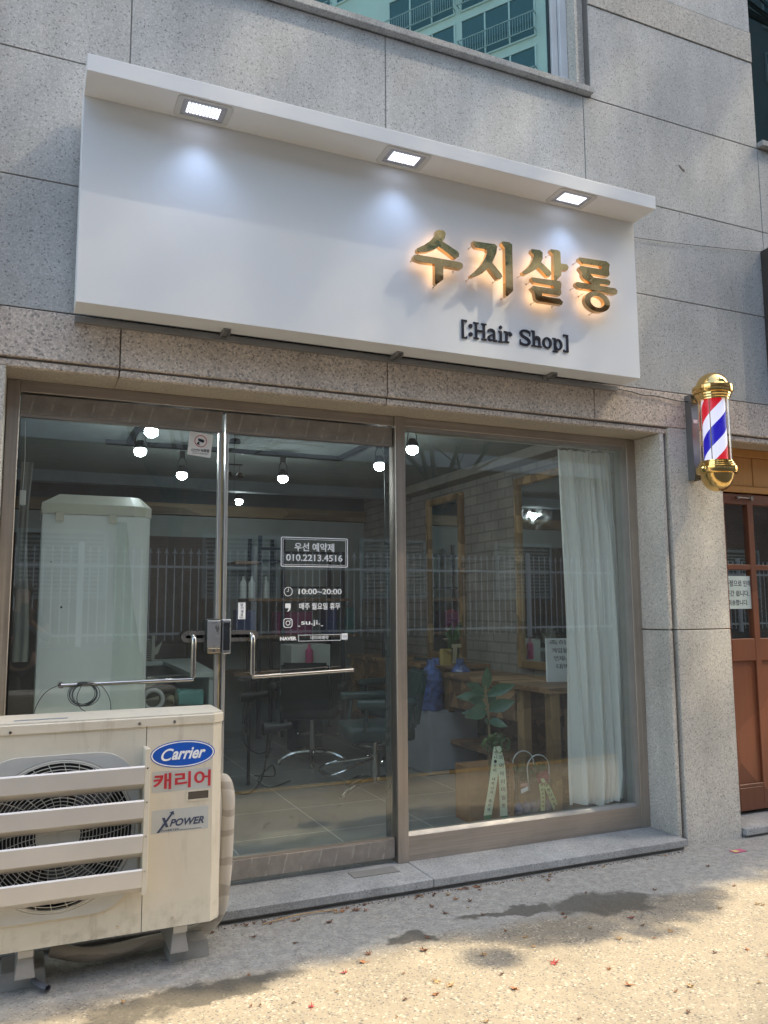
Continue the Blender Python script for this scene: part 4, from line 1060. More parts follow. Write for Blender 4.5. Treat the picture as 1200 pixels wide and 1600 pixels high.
bm = B(); tube(bm, [(.165, .5605, 1.405), (.165, .5585, 1.405)], .005, 12); tube(bm, [(.11, .5605, 1.63), (.11, .5585, 1.63)], .003, 8); objs('screw_hole', bm, BLACK, SA)

# reception desk
RD = thing('reception_desk', 'white reception desk with an open shelf full of clutter behind the left door', 'desk', (1.0, 3.9, FZ))
DW = mat('desk_white', (.60, .66, .63), .4)
bm = B(); hexa(bm, [(1.30, 5.0 - .02, .84), (1.25, 2.95, .84), (1.46, 2.95, .84), (1.62, 4.98, .84)], [(1.30, 4.98, .88), (1.25, 2.95, .88), (1.46, 2.95, .88), (1.62, 4.98, .88)])
obj('desk_top', bm, DW, RD)
boxo('desk_top', (.45, 1.285, 4.6, 4.93, .84, .88), DW, RD)
boxo('desk_side', (1.41, 1.445, 2.98, 4.9, FZ, .839), DW, RD)
boxo('desk_back', (.45, 1.409, 4.9, 4.93, FZ, .839), DW, RD)
boxo('desk_shelf', (.45, 1.4095, 2.98, 4.899, .58, .60), mat('shelf_dark', (.05, .055, .055), .6), RD)
def rough_blob(name, c, s, mt, seed, amt=.12, sub=3):
    bm = B(); ball(bm, c, 1, s[0], s[1], s[2], sub); r = random.Random(seed)
    for v in bm.verts: v.co = Vector(c) + (v.co - Vector(c)) * (1 + r.uniform(-amt, amt))
    return obj(name, bm, mt, smooth=True)
bm = B(); box(bm, 1.17, 1.385, 3.02, 3.2, .602, .735, bev=.03, seg=3)
r_ = random.Random(5)
for v in bm.verts: v.co += Vector((r_.uniform(-.008, .008),) * 3)
tag(obj('tissue_package', bm, mat('teal_package', (.22, .50, .47), .35), smooth=True), 'teal wrapped package lying on the desk shelf', 'package')
bm = B(); tube(bm, [(.97 + .075 * math.cos(t), 3.0, .675 + .075 * math.sin(t)) for t in [2 * math.pi * i / 32 for i in range(33)]], .017, 10, cap=False)
tag(obj('white_ring', bm, WPL, smooth=True), 'white round ring standing at the front of the desk shelf', 'ring')
bm = B()
for r2_ in (.036, .02): tube(bm, [(1.09, 2.99, .64), (1.15, 3.25, .645)], r2_, 16, cap=False)
tag(obj('paper_roll', bm, mat('kraft_paper', (.42, .36, .25), .8), smooth=True), 'rolled kraft paper beside the teal package on the desk shelf', 'paper roll')
bm = B()
hexa(bm, [(.80, 3.1, .64), (1.2, 3.35, .70), (1.16, 3.45, .70), (.77, 3.2, .64)], [(.80, 3.1, .70), (1.2, 3.35, .79), (1.16, 3.45, .79), (.77, 3.2, .70)]); hexa(bm, [(.78, 3.0, .602), (.94, 3.04, .602), (.93, 3.3, .602), (.76, 3.26, .602)], [(.79, 3.01, .66), (.93, 3.05, .66), (.92, 3.28, .66), (.78, 3.24, .66)])
tag(obj('folded_umbrella', bm, BLACK), 'dark folded umbrella and pouch lying on the desk shelf', 'umbrella')
bm = B(); hexa(bm, [(.86, 3.6, .602), (1.12, 3.7, .602), (1.08, 4.0, .602), (.82, 3.9, .602)], [(.86, 3.6, .70), (1.12, 3.7, .78), (1.08, 4.0, .78), (.82, 3.9, .70)])
tag(obj('paper_folder', bm, mat('cream_paper', (.6, .58, .46), .7)), 'cream paper folder leaning at the back of the desk shelf', 'folder')
bm = B(); box(bm, 1.185, 1.215, 4.7, 4.78, .881, 1.13)
for k in range(11): box(bm, 1.12, 1.1845, 4.7, 4.71, .90 + k * .019, .907 + k * .019)
hexa(bm, [(1.216, 4.72, .93), (1.25, 4.72, .95), (1.25, 4.76, .95), (1.216, 4.76, .93)], [(1.216, 4.72, 1.0), (1.29, 4.72, 1.07), (1.29, 4.76, 1.07), (1.216, 4.76, 1.0)])
tag(obj('comb_rack', bm, mat('rack_cream', (.45, .44, .38), .6)), 'cream slotted rack standing at the back of the reception desk', 'rack')

# light track and lamps
bm = B(); box(bm, .48, 2.24, 2.185, 2.22, 2.565, 2.5995); box(bm, 2.24, 2.275, .8, 2.22, 2.566, 2.5985); box(bm, .62, .655, .95, 2.184, 2.566, 2.5985)
tag(obj('light_track', bm, BLACK), 'black light track mounted under the salon ceiling', 'light track')
BULB = emit('bulb_glow', (.86, .96, 1.0), 36)
def lamp(x, y, z, tiltx, lab):
    t = thing('track_lamp', lab, 'lamp', (x, y, z), 'track lamps on the salon ceiling')
    bm = B(); box(bm, x - .018, x + .018, y - .018, y + .018, z + .12, z + .17, bev=.003)
    for s in (-1, 1): tube(bm, [(x + s * .012, y, z + .125), (x + s * .03, y, z + .09), (x + s * .034, y, z + .045)], .0035, 6)
    bm2 = bm
    obj('lamp_arm', bm2, BLACK, t)
    bm = B(); lathe(bm, [(0, .062), (.022, .062), (.026, .05), (.040, .034), (.042, .012), (.034, .006)], x, y, 24, z)
    obj('lamp_holder', bm, BLACK, t, smooth=True)
    bm = B(); lathe(bm, [(.031, .0115), (.0385, -.002), (.0375, -.018), (.029, -.032), (.015, -.040), (0, -.042)], x, y, 24, z)
    obj('lamp_bulb', bm, BULB, t, smooth=True)
for x, y, z, lab in ((.643, 1.577, 2.42, 'lit ceiling lamp right of the tall wrapped appliance, lower of a close pair'),
                     (.632, .994, 2.43, 'lit ceiling lamp nearest the left door head, upper of a close pair'),
                     (1.017, 2.19, 2.38, 'lit track lamp just below the camera warning sticker'),
                     (1.786, 2.19, 2.40, 'lit track lamp above the phone number on the right door'),
                     (2.257, 1.395, 2.40, 'lit track lamp close to the mullion at the top of the right door'),
                     (2.257, .86, 2.42, 'lit track lamp just right of the shopfront mullion')):
    lamp(x, y, z, 0, lab)
lamp(1.88, 4.0, 2.45, 0, 'lit lamp at the rear of the salon beyond the ceiling beam')
# wind chime
bm = B(); cx, cy = 1.02, .55
tube(bm, [(cx, cy, 2.38), (cx, cy, 2.18)], .0015, 5); lathe(bm, [(0, .03), (.03, .02), (.034, 0), (0, 0)], cx, cy, 16, 2.30)
box(bm, cx - .045, cx + .045, cy - .004, cy + .004, 2.176, 2.182)
for s in (-1, 1):
    tube(bm, [(cx + s * .03, cy, 2.177), (cx + s * .03, cy, 2.14)], .001, 5); lathe(bm, [(0, .03), (.012, .026), (.018, .01), (.028, 0), (0, 0)], cx + s * .03, cy, 16, 2.11)
tube(bm, [(cx, cy, 2.178), (cx, cy, 1.985)], .001, 5); prism(bm, [(cx - .03, 1.965), (cx - .02, 1.975), (cx, 1.982), (cx + .02, 1.978), (cx + .032, 1.985), (cx + .028, 1.968), (cx, 1.962), (cx - .02, 1.968)], cy - .003, cy + .003)
tag(obj('wind_chime', bm, mat('chime_bronze', (.06, .05, .045), .4, .6)), 'small bronze wind chime with a fish hanging behind the right door', 'wind chime')

# black rack at the rear wall
RK = thing('display_rack', 'black metal rack with wooden shelves against the rear wall', 'shelf', (2.75, 4.7, FZ))
bm = B()
for x in (2.20, 2.45, 3.12): 
    for y in (4.42, 4.85): box(bm, x, x + .035, y, y + .035, FZ, 2.15 if x < 2.5 else 2.0)
for z in (2.0, 1.87): box(bm, 2.236, 2.449, 4.43, 4.46, z, z + .03)
box(bm, 2.486, 3.119, 4.43, 4.455, 1.60, 1.625); box(bm, 2.486, 3.119, 4.43, 4.455, 1.97, 1.995)
obj('rack_frame', bm, mat('rack_black', (.012, .02, .035), .45), RK)
SHW = mat('shelf_wood', (.22, .125, .07), .6, 0, .2, 10)
for x0, x1, z in ((1.95, 2.199, 1.88), (2.10, 3.2, 1.50), (1.95, 3.3, 1.12), (1.95, 3.3, .75)): boxo('shelf_board', (x0, x1, 4.40, 4.90, z - .03, z), SHW, RK)
for nm, lab, dims, c in (('product_box', 'blue and white box on the rack shelf', (1.98, 2.18, 4.45, 4.6, 1.1205, 1.38), (.015, .03, .14)),
                    ('product_box', 'magenta box on the rack shelf', (2.42, 2.80, 4.46, 4.7, 1.1205, 1.36), (.22, .015, .10)),
                    ('product_box', 'teal box on the rack shelf beside the magenta box', (2.98, 3.08, 4.46, 4.7, 1.1205, 1.40), (.015, .13, .13)),
                    ('product_box', 'second teal box, rightmost on the rack shelf', (3.16, 3.28, 4.46, 4.7, 1.1205, 1.40), (.02, .15, .145))):
    tag(boxo(nm, dims, mat('box_%d' % int(c[0] * 999), c, .5), None, .003), lab, 'box', 'boxes on the rack')
bottle0 = None
for k, (x, lab) in enumerate(((2.06, 'leftmost white bottle on the middle shelf of the rack'), (2.15, 'middle white bottle of three on the rack'), (2.30, 'rightmost white bottle of three on the rack'))):
    if bottle0 is None:
        bm = B(); lathe(bm, [(0, 0), (.035, 0), (.036, .16), (.014, .19), (.012, .23), (0, .23)], 0, 0, 16); bottle0 = obj('white_bottle', bm, mat('bottle_white', (.5, .52, .5), .4), smooth=True); o = bottle0
    else: o = bottle0.copy(); C.objects.link(o)
    o.location = (x, 4.5, 1.5); tag(o, lab, 'bottle', 'white bottles on the rack')
# white wall cabinet in front of it
WC = thing('small_refrigerator', 'white cabinet with a pink bottle on it standing in the middle of the salon', 'cabinet', (2.42, 3.6, FZ))
boxo('cabinet_body', (2.24, 2.62, 3.4, 3.75, .58, 1.06), mat('cabinet_white', (.5, .53, .5), .4), WC, .006)
boxo('cabinet_stand', (2.30, 2.56, 3.45, 3.7, FZ, .579), mat('rack_black', (.012, .02, .035), .45), WC)
bm = B(); rr_ = random.Random(9)
for k in range(9): x, z = 2.40 + rr_.uniform(-.03, .05), .68 + k * .025; box(bm, x, x + .012, 3.3985, 3.3998, z, z + .008)
obj('cabinet_marking', bm, BLACK, WC)
bm = B(); lathe(bm, [(0, 0), (.035, 0), (.035, .15), (.015, .175), (.013, .21), (0, .21)], 2.40, 3.36, 16, .86)
tag(obj('pink_bottle', bm, mat('pink_plastic', (.5, .08, .2), .4), smooth=True), 'pink bottle in front of the white cabinet', 'bottle')

# salon chairs
def salon_chair(x, y, rz, lab, stool=False):
    t = thing('salon_chair', lab, 'chair', (x, y, FZ), 'salon chairs')
    def O(n, bm, m_, sm=False):
        me = bpy.data.meshes.new(n); bmesh.ops.recalc_face_normals(bm, faces=bm.faces[:]); bm.to_mesh(me); bm.free(); o = bpy.data.objects.new(n, me); C.objects.link(o); o.parent = t; me.materials.append(m_)
        if sm:
            for p in me.polygons: p.use_smooth = True
            me.set_sharp_from_angle(angle=R(40))
        return o
    bm = B()
    for k in range(4 if not stool else 5):
        a = k * 2 * math.pi / (4 if not stool else 5) + .5
        tube(bm, bez([(.03 * math.cos(a), .03 * math.sin(a), .09), (.16 * math.cos(a), .16 * math.sin(a), .085), (.27 * math.cos(a), .27 * math.sin(a), .045), (.30 * math.cos(a), .30 * math.sin(a), .015)], 5), .02, 8, .013)
        tube(bm, [(.30 * math.cos(a), .30 * math.sin(a), 0), (.30 * math.cos(a), .30 * math.sin(a), .02)], .022, 10)
    O('chair_base', bm, STEEL, True)
    bm = B(); tube(bm, [(0, 0, .08), (0, 0, .27)], .034 if not stool else .022, 16); tube(bm, [(0, 0, .27), (0, 0, .42)], .02, 14); O('gas_column', bm, STEEL, True)
    bm = B(); tube(bm, bez([(-.18, -.25, .2), (-.17, -.36, .17), (0, -.4, .165), (.17, -.36, .17), (.18, -.25, .2)], 5), .009, 8); tube(bm, [(-.17, -.3, .185), (-.03, -.03, .24)], .008, 8); tube(bm, [(.17, -.3, .185), (.03, -.03, .24)], .008, 8)
    O('foot_rest', bm, STEEL, True)
    bm = B(); box(bm, -.24, .24, -.24, .24, .38, .49, bev=.035, seg=3); O('seat', bm, BLKV if stool else TEALV, True)
    bm = B(); hexa(bm, [(-.22, .2, .47), (.22, .2, .47), (.22, .27, .47), (-.22, .27, .47)], [(-.20, .30, .86), (.20, .30, .86), (.20, .35, .86), (-.20, .35, .86)], .02); O('backrest', bm, BLKV if stool else TEALV, True)
    for s in (-1, 1):
        bm = B(); box(bm, s * .29 - .035, s * .29 + .035, -.20, .22, .62, .68, bev=.02, seg=3); tube(bm, [(s * .29, .15, .63), (s * .27, .18, .46)], .014, 8); tube(bm, [(s * .29, -.12, .63), (s * .27, -.14, .46)], .014, 8); O('armrest', bm, BLKV if stool else TEALV, True)
    t.rotation_euler = (0, 0, rz)
    return t
salon_chair(2.345, 1.70, R(-100), 'dark teal salon chair nearest the window on a chrome four-star base')
salon_chair(2.31, 3.0, R(150), 'dark salon chair farther back, in front of the white cabinet', True)
salon_chair(3.0, 2.75, R(-80), 'dark teal salon chair seen past the mullion by the wooden counter')
# hair dryer on cable
bm = B()
for (hx, hy, hz) in ((1.55, 2.3, .74), (1.62, 1.9, .55)):
    tube(bm, [(hx - .05, hy, hz), (hx + .05, hy, hz)], .042, 16); tube(bm, [(hx + .05, hy, hz), (hx + .16, hy, hz + .015)], .03, 12, .022); tube(bm, [(hx, hy, hz - .03), (hx - .02, hy, hz - .2)], .018, 10, .014)
tube(bm, bez([(1.53, 2.3, .55), (1.54, 2.3, .4), (1.62, 2.2, .33), (1.7, 2.1, .38), (1.6, 1.9, .36)], 6), .005, 6)
tube(bm, bez([(1.60, 1.9, .36), (1.56, 1.9, .2), (1.5, 2.0, .1), (1.4, 2.1, .095), (1.2, 2.2, .095)], 6), .005, 6)
tube(bm, bez([(1.9, 2.3, .095), (1.7, 2.15, .095), (1.62, 2.2, .14), (1.75, 2.3, .22), (1.8, 2.4, .12), (1.7, 2.6, .095)], 6), .005, 6)
box(bm, 1.5, 1.66, 2.25, 2.40, .86, .88); tube(bm, [(1.58, 2.33, .86), (1.58, 2.33, FZ)], .012, 8)
tag(obj('hair_dryer_stand', bm, BLACK, smooth=True), 'black hair dryers hanging with tangled cables by the left side of the right door', 'hair dryer')

# right wall: mirrors and counters
def mirror(y0, y1, z0, z1, lab):
    t = thing('wall_mirror', lab, 'mirror', (3.6, (y0 + y1) / 2, z0), 'wood framed mirrors')
    bm = B(); f = .06
    for a, b_, c, d in ((y0, y0 + f, z0, z1), (y1 - f, y1, z0, z1), (y0 + f, y1 - f, z0, z0 + f), (y0 + f, y1 - f, z1 - f, z1)):
        box(bm, 3.575, 3.6195, a + .0005, b_ - .0005, c, d, bev=.004, seg=1)
    obj('mirror_frame', bm, WOODF, t)
    boxo('mirror_glass', (3.598, 3.612, y0 + f, y1 - f, z0 + f, z1 - f), MIRROR, t)
mirror(.72, 1.72, .92, 2.42, 'large wood framed mirror partly covered by the white curtain')
mirror(2.60, 3.30, .92, 2.44, 'farther wood framed mirror on the painted brick wall')
def counter(y0, y1, z, lab):
    t = thing('wooden_counter', lab, 'counter', (3.38, (y0 + y1) / 2, FZ), 'wooden counters along the brick wall')
    boxo('counter_top', (3.10, 3.618, y0, y1, z - .035, z), WOODT, t, .003)
    bm = B()
    for y in (y0 + .02, y0 + .35, y1 - .10): box(bm, 3.13, 3.19, y, y + .08, FZ, z - .036); box(bm, 3.52, 3.58, y, y + .08, FZ, z - .036)
    objs('counter_leg', bm, WOODF, t)
    boxo('counter_drawer', (3.125, 3.60, y0 + .45, y1 - .12, z - .26, z - .037), WOODT, t, .003)
    boxo('counter_shelf', (3.14, 3.60, y0 + .02, y1 - .02, .32, .35), WOODT, t, .003)
    boxo('counter_back', (3.59, 3.612, y0, y1, FZ, z - .037), WOODT, t)
counter(.62, 2.15, .87, 'patchwork wood counter under the curtained mirror')
counter(2.2, 4.2, .92, 'patchwork wood counter farther back under the small mirror')
bm = B(); hexa(bm, [(3.37, 1.02, .871), (3.57, .95, .871), (3.57, .97, .871), (3.37, 1.04, .871)], [(3.40, 1.07, 1.17), (3.60, 1.00, 1.17), (3.60, 1.015, 1.17), (3.40, 1.085, 1.17)])
cardo = tag(obj('greeting_board', bm, mat('card_white', (.72, .73, .74), .6)), 'white greeting board with black handwriting leaning beside the mirror', 'card')
bm = B()
for k, s_ in enumerate(('축하', '개업을', '언제나', '대박')):
    text_bm(bm, s_, 3.41 + .01 * k, 3.53, 1.125 - .055 * k, 1.16 - .055 * k, 0, .001)
for v in bm.verts: v.co.y = 1.020 + (v.co.z - .871) * .167 + v.co.y - (v.co.x - 3.37) * .35 - .004
obj('board_lettering', bm, mat('ink_soft', (.12, .12, .13), .6), cardo)
bm = B(); lathe(bm, [(0, 0), (.03, 0), (.04, .03), (.036, .07), (.02, .08)], 3.50, 1.05, 14, .871)
fl2 = tag(obj('small_flower_pot', bm, mat('pot_tan', (.36, .25, .17), .6)), 'tiny pot of dried flowers in front of the greeting board', 'pot')

# flower vase on the counter
FV = thing('flower_vase', 'glass vase of pink and purple flowers with a cream ribbon on the counter', 'vase', (3.32, 2.3, .921))
bm = B(); lathe(bm, [(0, 0), (.05, 0), (.055, .02), (.05, .17), (.06, .2)], 3.32, 2.3, 20, .921); obj('vase_body', bm, glass('vase_glass', (.7, .8, .7), 1.5), FV, smooth=True)
bm = B(); rr_ = random.Random(4)
def leaf(bm, base, dirv, ln, wd, nrm=(0, -1, 0), fold=.25, nseg=6, droop=.0):
    d = Vector(dirv).normalized(); nn = Vector(nrm); s = d.cross(nn).normalized(); nn = s.cross(d)
    L, M_, R_ = [], [], []
    for i in range(nseg + 1):
        t = i / nseg; wv = wd * math.sin(math.pi * min(1, t ** .85)) * .5 + .0008
        c = Vector(base) + d * ln * t - Vector((0, 0, droop * t * t * ln)) 
        M_.append(bm.verts.new(c)); L.append(bm.verts.new(c + s * wv - nn * -fold * wv)); R_.append(bm.verts.new(c - s * wv + nn * fold * wv))
    for i in range(nseg):
        bm.faces.new((L[i], M_[i], M_[i + 1], L[i + 1])); bm.faces.new((M_[i], R_[i], R_[i + 1], M_[i + 1]))
for k in range(26):
    a = rr_.uniform(0, 6.28); leaf(bm, (3.32, 2.3, 1.08 + rr_.uniform(0, .1)), (math.cos(a) * .5, math.sin(a) * .5, 1), rr_.uniform(.1, .2), .035, (math.sin(a), -math.cos(a), .3), .2, 5, .3)
for k in range(8): tube(bm, [(3.32 + .01 * k - .04, 2.3, .93), (3.32 + .012 * k - .045, 2.3, 1.15)], .003, 5)
obj('flower_leaves', bm, mat('leaf_fresh', (.07, .16, .05), .5), FV)
for nm, c, pts in (('pink_flower', (.62, .12, .2), [(3.29, 2.28, 1.36), (3.31, 2.3, 1.34), (3.28, 2.3, 1.35)]), ('purple_flower', (.2, .05, .25), [(3.30, 2.27, 1.28), (3.33, 2.26, 1.26), (3.27, 2.28, 1.25)]), ('white_flower', (.6, .55, .45), [(3.38, 2.26, 1.22), (3.25, 2.27, 1.2), (3.22, 2.25, 1.12), (3.40, 2.25, 1.15), (3.24, 2.22, 1.02), (3.35, 2.24, 1.24)])):
    bm = B()
    for p in pts:
        for q in range(9): a = q * 2.4; leaf(bm, p, (math.cos(a), math.sin(a), .6), .035, .028, (0, 0, 1), .3, 4)
    obj(nm, bm, mat(nm, c, .6), FV)
bm = B(); box(bm, 3.27, 3.36, 2.235, 2.2375, 1.06, 1.09); hexa(bm, [(3.27, 2.23, .93), (3.305, 2.23, .93), (3.305, 2.233, .93), (3.27, 2.233, .93)], [(3.285, 2.235, 1.08), (3.325, 2.235, 1.08), (3.325, 2.238, 1.08), (3.285, 2.238, 1.08)]); obj('vase_ribbon', bm, mat('ribbon_cream', (.5, .45, .3), .6), FV)
boxo('wrapper_box', (3.19, 3.27, 2.24, 2.30, .921, 1.05), mat('snack_yellow', (.45, .34, .1), .6))
tag(bpy.data.objects['wrapper_box'], 'small patterned yellow box beside the flower vase', 'box')

# white cabinet and water bottles
CB = thing('white_cabinet', 'low white cabinet on the floor beneath the blue water pack', 'cabinet', (3.15, 2.25, FZ))
boxo('cabinet_body', (2.96, 3.40, 2.05, 2.5, FZ, .58), mat('cabinet_lilac', (.42, .44, .48), .4), CB, .008)
bm = B(); box(bm, 2.975, 3.385, 2.044, 2.0495, .12, .56, bev=.002, seg=1); obj('cabinet_door', bm, mat('cabinet_lilac2', (.46, .48, .52), .4), CB)
WB = mat('blue_film', (.08, .13, .34), .2, 0, .7, 18)
bt0 = None
for k, (x, y, lab) in enumerate(((3.02, 2.13, 'large blue wrapped water bottle on the white cabinet, leftmost one'), (3.16, 2.33, 'large blue wrapped water bottle on the white cabinet, middle one at the back'), (3.30, 2.15, 'large blue wrapped water bottle on the white cabinet, rightmost one'))):
    bm = B(); lathe(bm, [(0, 0), (.085, 0), (.095, .03), (.088, .10), (.096, .13), (.088, .2), (.095, .24), (.07, .31), (.03, .35), (.03, .39), (0, .39)], x, y, 18, .582); r_ = random.Random(k)
    for v in bm.verts: v.co += Vector((r_.uniform(-.008, .008), r_.uniform(-.008, .008), r_.uniform(-.005, .005)))
    tag(obj('water_bottle', bm, WB, smooth=True), lab, 'water bottle', 'blue water bottles')
bm = B(); lathe(bm, [(0, 0), (.035, 0), (.035, .2), (.02, .22), (.02, .27), (0, .27)], 3.2, 3.45, 14, .921); tag(obj('lotion_bottle', bm, BLACK, smooth=True), 'black bottle with a gold top on the far counter', 'bottle')

# magnolia branch arrangement by the window
PL = thing('gift_plant', 'broad-leaved potted magnolia with a green bow and two printed ribbons', 'plant', (2.63, .60, FZ))
bm = B(); tube(bm, bez([(2.63, .62, .1), (2.64, .61, .5), (2.63, .6, .75), (2.615, .6, .9), (2.61, .6, .97)], 5), .009, 8, .004); obj('plant_stem', bm, mat('stem_tan', (.24, .18, .1), .7), PL)
bm = B()
LV_ = [((2.612, .6, .88), (.04, -.1, 1), .17, .075), ((2.61, .6, .86), (-.75, -.25, .45), .20, .075), ((2.61, .6, .84), (-.8, .35, .12), .18, .07), ((2.62, .6, .85), (.85, -.2, .42), .21, .07), ((2.62, .6, .80), (.6, .4, .55), .15, .075),
       ((2.63, .6, .76), (.9, -.25, .42), .19, .08), ((2.62, .6, .76), (-.9, -.3, .02), .20, .085), ((2.62, .6, .78), (-.75, .1, .45), .14, .06), ((2.625, .6, .74), (-.85, .5, .15), .16, .06), ((2.63, .6, .7), (.5, -.5, -.1), .12, .06), ((2.63, .6, .68), (-.45, -.4, .35), .1, .05)]
for bs, dv, ln, wd in LV_: leaf(bm, bs, dv, ln, wd, (.1, -1, .45), .22, 10, .12)
obj('plant_leaves', bm, mat('magnolia_green', (.045, .11, .06), .32, 0, .2, 20), PL, smooth=True)
bm = B(); r_ = random.Random(8)
for k in range(9):
    a = k / 9 * math.pi * 2; c = Vector((2.655 + .065 * math.cos(a), .565 + .02 * math.sin(a * 2), .575 + .03 * math.sin(a)))
    u = Vector((math.cos(a), -.3, math.sin(a))).normalized(); s_ = Vector((0, 1, 0)).cross(u).normalized()
    pts = [c + u * .03 * math.cos(t) + s_ * .024 * math.sin(t) + Vector((0, -.01 * math.sin(t * .5), 0)) for t in [2 * math.pi * i / 12 for i in range(13)]]
    A_1 = [bm.verts.new(p + Vector((0, -.016, 0))) for p in pts[:-1]]; A_2 = [bm.verts.new(p + Vector((0, .016, 0))) for p in pts[:-1]]
    for i in range(12): bm.faces.new((A_1[i], A_1[(i + 1) % 12], A_2[(i + 1) % 12], A_2[i]))
obj('green_bow', bm, mat('bow_green', (.10, .18, .06), .35), PL, smooth=True)
RIB = mat('ribbon_mint', (.70, .78, .60), .5)
def ribbon(parent, x0, z0, x1, z1, wd, y, chars, hw=None):
    bm = B(); n = 14; a = []; b_ = []
    for i in range(n + 1):
        t = i / n; x = x0 + (x1 - x0) * t; z = z0 + (z1 - z0) * t; yy = y - .012 * math.sin(t * math.pi * 1.3)
        w_ = wd * (.55 + .45 * min(1, t * 4)) / 2
        a.append((x - w_, yy, z)); b_.append((x + w_, yy, z))
    for yo in (0, .0012):
        va = [bm.verts.new((p[0], p[1] + yo, p[2])) for p in a]; vb = [bm.verts.new((p[0], p[1] + yo, p[2])) for p in b_]
        for i in range(n): bm.faces.new((va[i], vb[i], vb[i + 1], va[i + 1]))
    rb = obj('printed_ribbon', bm, RIB, parent)
    bm = B()
    for k, ch in enumerate(chars):
        if ch == ' ': continue
        t = (k + 1.4) / (len(chars) + 1.8); x = x0 + (x1 - x0) * t; z = z0 + (z1 - z0) * t; h_ = wd * .52 if hw is None else hw
        text_bm(bm, ch, x - h_ / 2, x + h_ / 2, z - h_ / 2, z + h_ / 2, y - .012 * math.sin(t * math.pi * 1.3) - .0012, .0008, .004)
    obj('ribbon_lettering', bm, LETB, rb)
ribbon(PL, 2.648, .555, 2.585, .155, .055, .545, '언니·우리 대박나자 축하해', .02)
ribbon(PL, 2.668, .555, 2.70, .14, .052, .548, '떠어아이미일동')
# ribbons' green tips
bm = B(); box(bm, 2.56, 2.61, .552, .5535, .135, .158); box(bm, 2.675, 2.725, .552, .5535, .12, .142); objs('ribbon_tip', bm, mat('tip_green', (.05, .16, .05), .5), PL)
CBX = thing('cardboard_box', 'brown wooden-looking gift box standing behind the magnolia', 'box', (2.70, .75, FZ))
boxo('box_body', (2.535, 2.86, .69, .86, FZ, .415), mat('kraft_board', (.32, .17, .075), .7, 0, .12, 12), CBX, .002)
bm = B()
for k, ch in enumerate('SREIMOLLYA'): text_bm(bm, ch, 0, .022, -.009, .009, 0, .001, .005)
bm.free(); bm = B(); text_bm(bm, 'SREIMOLLYA', 0, .30, 0, .036, 0, .001, .004)
for v in bm.verts: x, z = v.co.x, v.co.z; v.co = Vector((2.79 + z, .6885 + v.co.y, .40 - x))
bm2 = B(); text_bm(bm2, 'the sweet garden fruit wine', 0, .24, 0, .010, 0, .001)
for v in bm2.verts: x, z = v.co.x, v.co.z; v.co = Vector((2.835 + z, .6885 + v.co.y, .37 - x))
me_ = bpy.data.meshes.new('t'); bm2.to_mesh(me_); bm2.free(); bm.from_mesh(me_)
obj('box_lettering', bm, mat('ink_brown', (.07, .04, .03), .7), CBX)

# gift basket / clear bag with handles
GB = thing('gift_bag', 'clear gift bag with white loop handles, flowers and two printed ribbons', 'bag', (3.03, .72, FZ))
boxo('bag_body', (2.90, 3.20, .66, .82, FZ, .30), glass('bag_film', (.86, .88, .88), 1.4, .05, dust_haze=.25), GB, .004)
bm = B()
for (xa, xb, zt, y) in ((2.885, 3.045, .475, .74), (2.955, 3.12, .455, .68)):
    c = (xa + xb) / 2; rr2 = (xb - xa) / 2
    tube(bm, [(xa + .01, y, .24)] + [(c + rr2 * math.cos(t), y, zt - rr2 + rr2 * math.sin(t)) for t in [math.pi - math.pi * i / 16 for i in range(17)]] + [(xb, y, .28)], .004, 8)
obj('loop_handle', bm, WPL, GB, smooth=True)
bm = B(); r_ = random.Random(11)
for k in range(40): a = r_.uniform(0, 6.28); leaf(bm, (2.96 + r_.uniform(-.06, .12), .72, .30 + r_.uniform(-.02, .06)), (math.cos(a), math.sin(a) * .4, .6), .06, .03, (0, -1, .4), .2, 4)
obj('bag_greenery', bm, mat('leaf_dark', (.04, .09, .04), .5), GB)
bm = B()
for k in range(16): a = k * 2.4; leaf(bm, (3.04, .65, .325), (math.cos(a), -.3, math.sin(a) * .6), .055, .03, (0, -1, .2), .3, 4)
obj('bag_flower', bm, mat('flower_maroon', (.28, .06, .10), .6), GB)
bm = B()
for k in range(6): ball(bm, (2.90 + k * .055, .70, .135), .032, 1, 1, 1.1)
obj('blue_filling', bm, mat('tissue_blue', (.05, .13, .3), .7), GB, smooth=True)
bm = B(); box(bm, 2.885, 2.935, .650, .652, .275, .295); obj('pink_tag', bm, mat('tag_pink', (.6, .35, .33), .6), GB)
bm = B(); hexa(bm, [(2.885, .648, .235), (2.935, .648, .250), (2.935, .650, .250), (2.885, .650, .235)], [(2.885, .648, .26), (2.935, .648, .275), (2.935, .650, .275), (2.885, .650, .26)]); obj('white_tag', bm, VINYL, GB)
RIB = mat('ribbon_lime', (.60, .74, .40), .5)
ribbon(GB, 3.02, .31, 3.045, .115, .034, .64, '개업축하해요', .016)
ribbon(GB, 3.035, .315, 3.145, .115, .045, .636, '대박나세요')

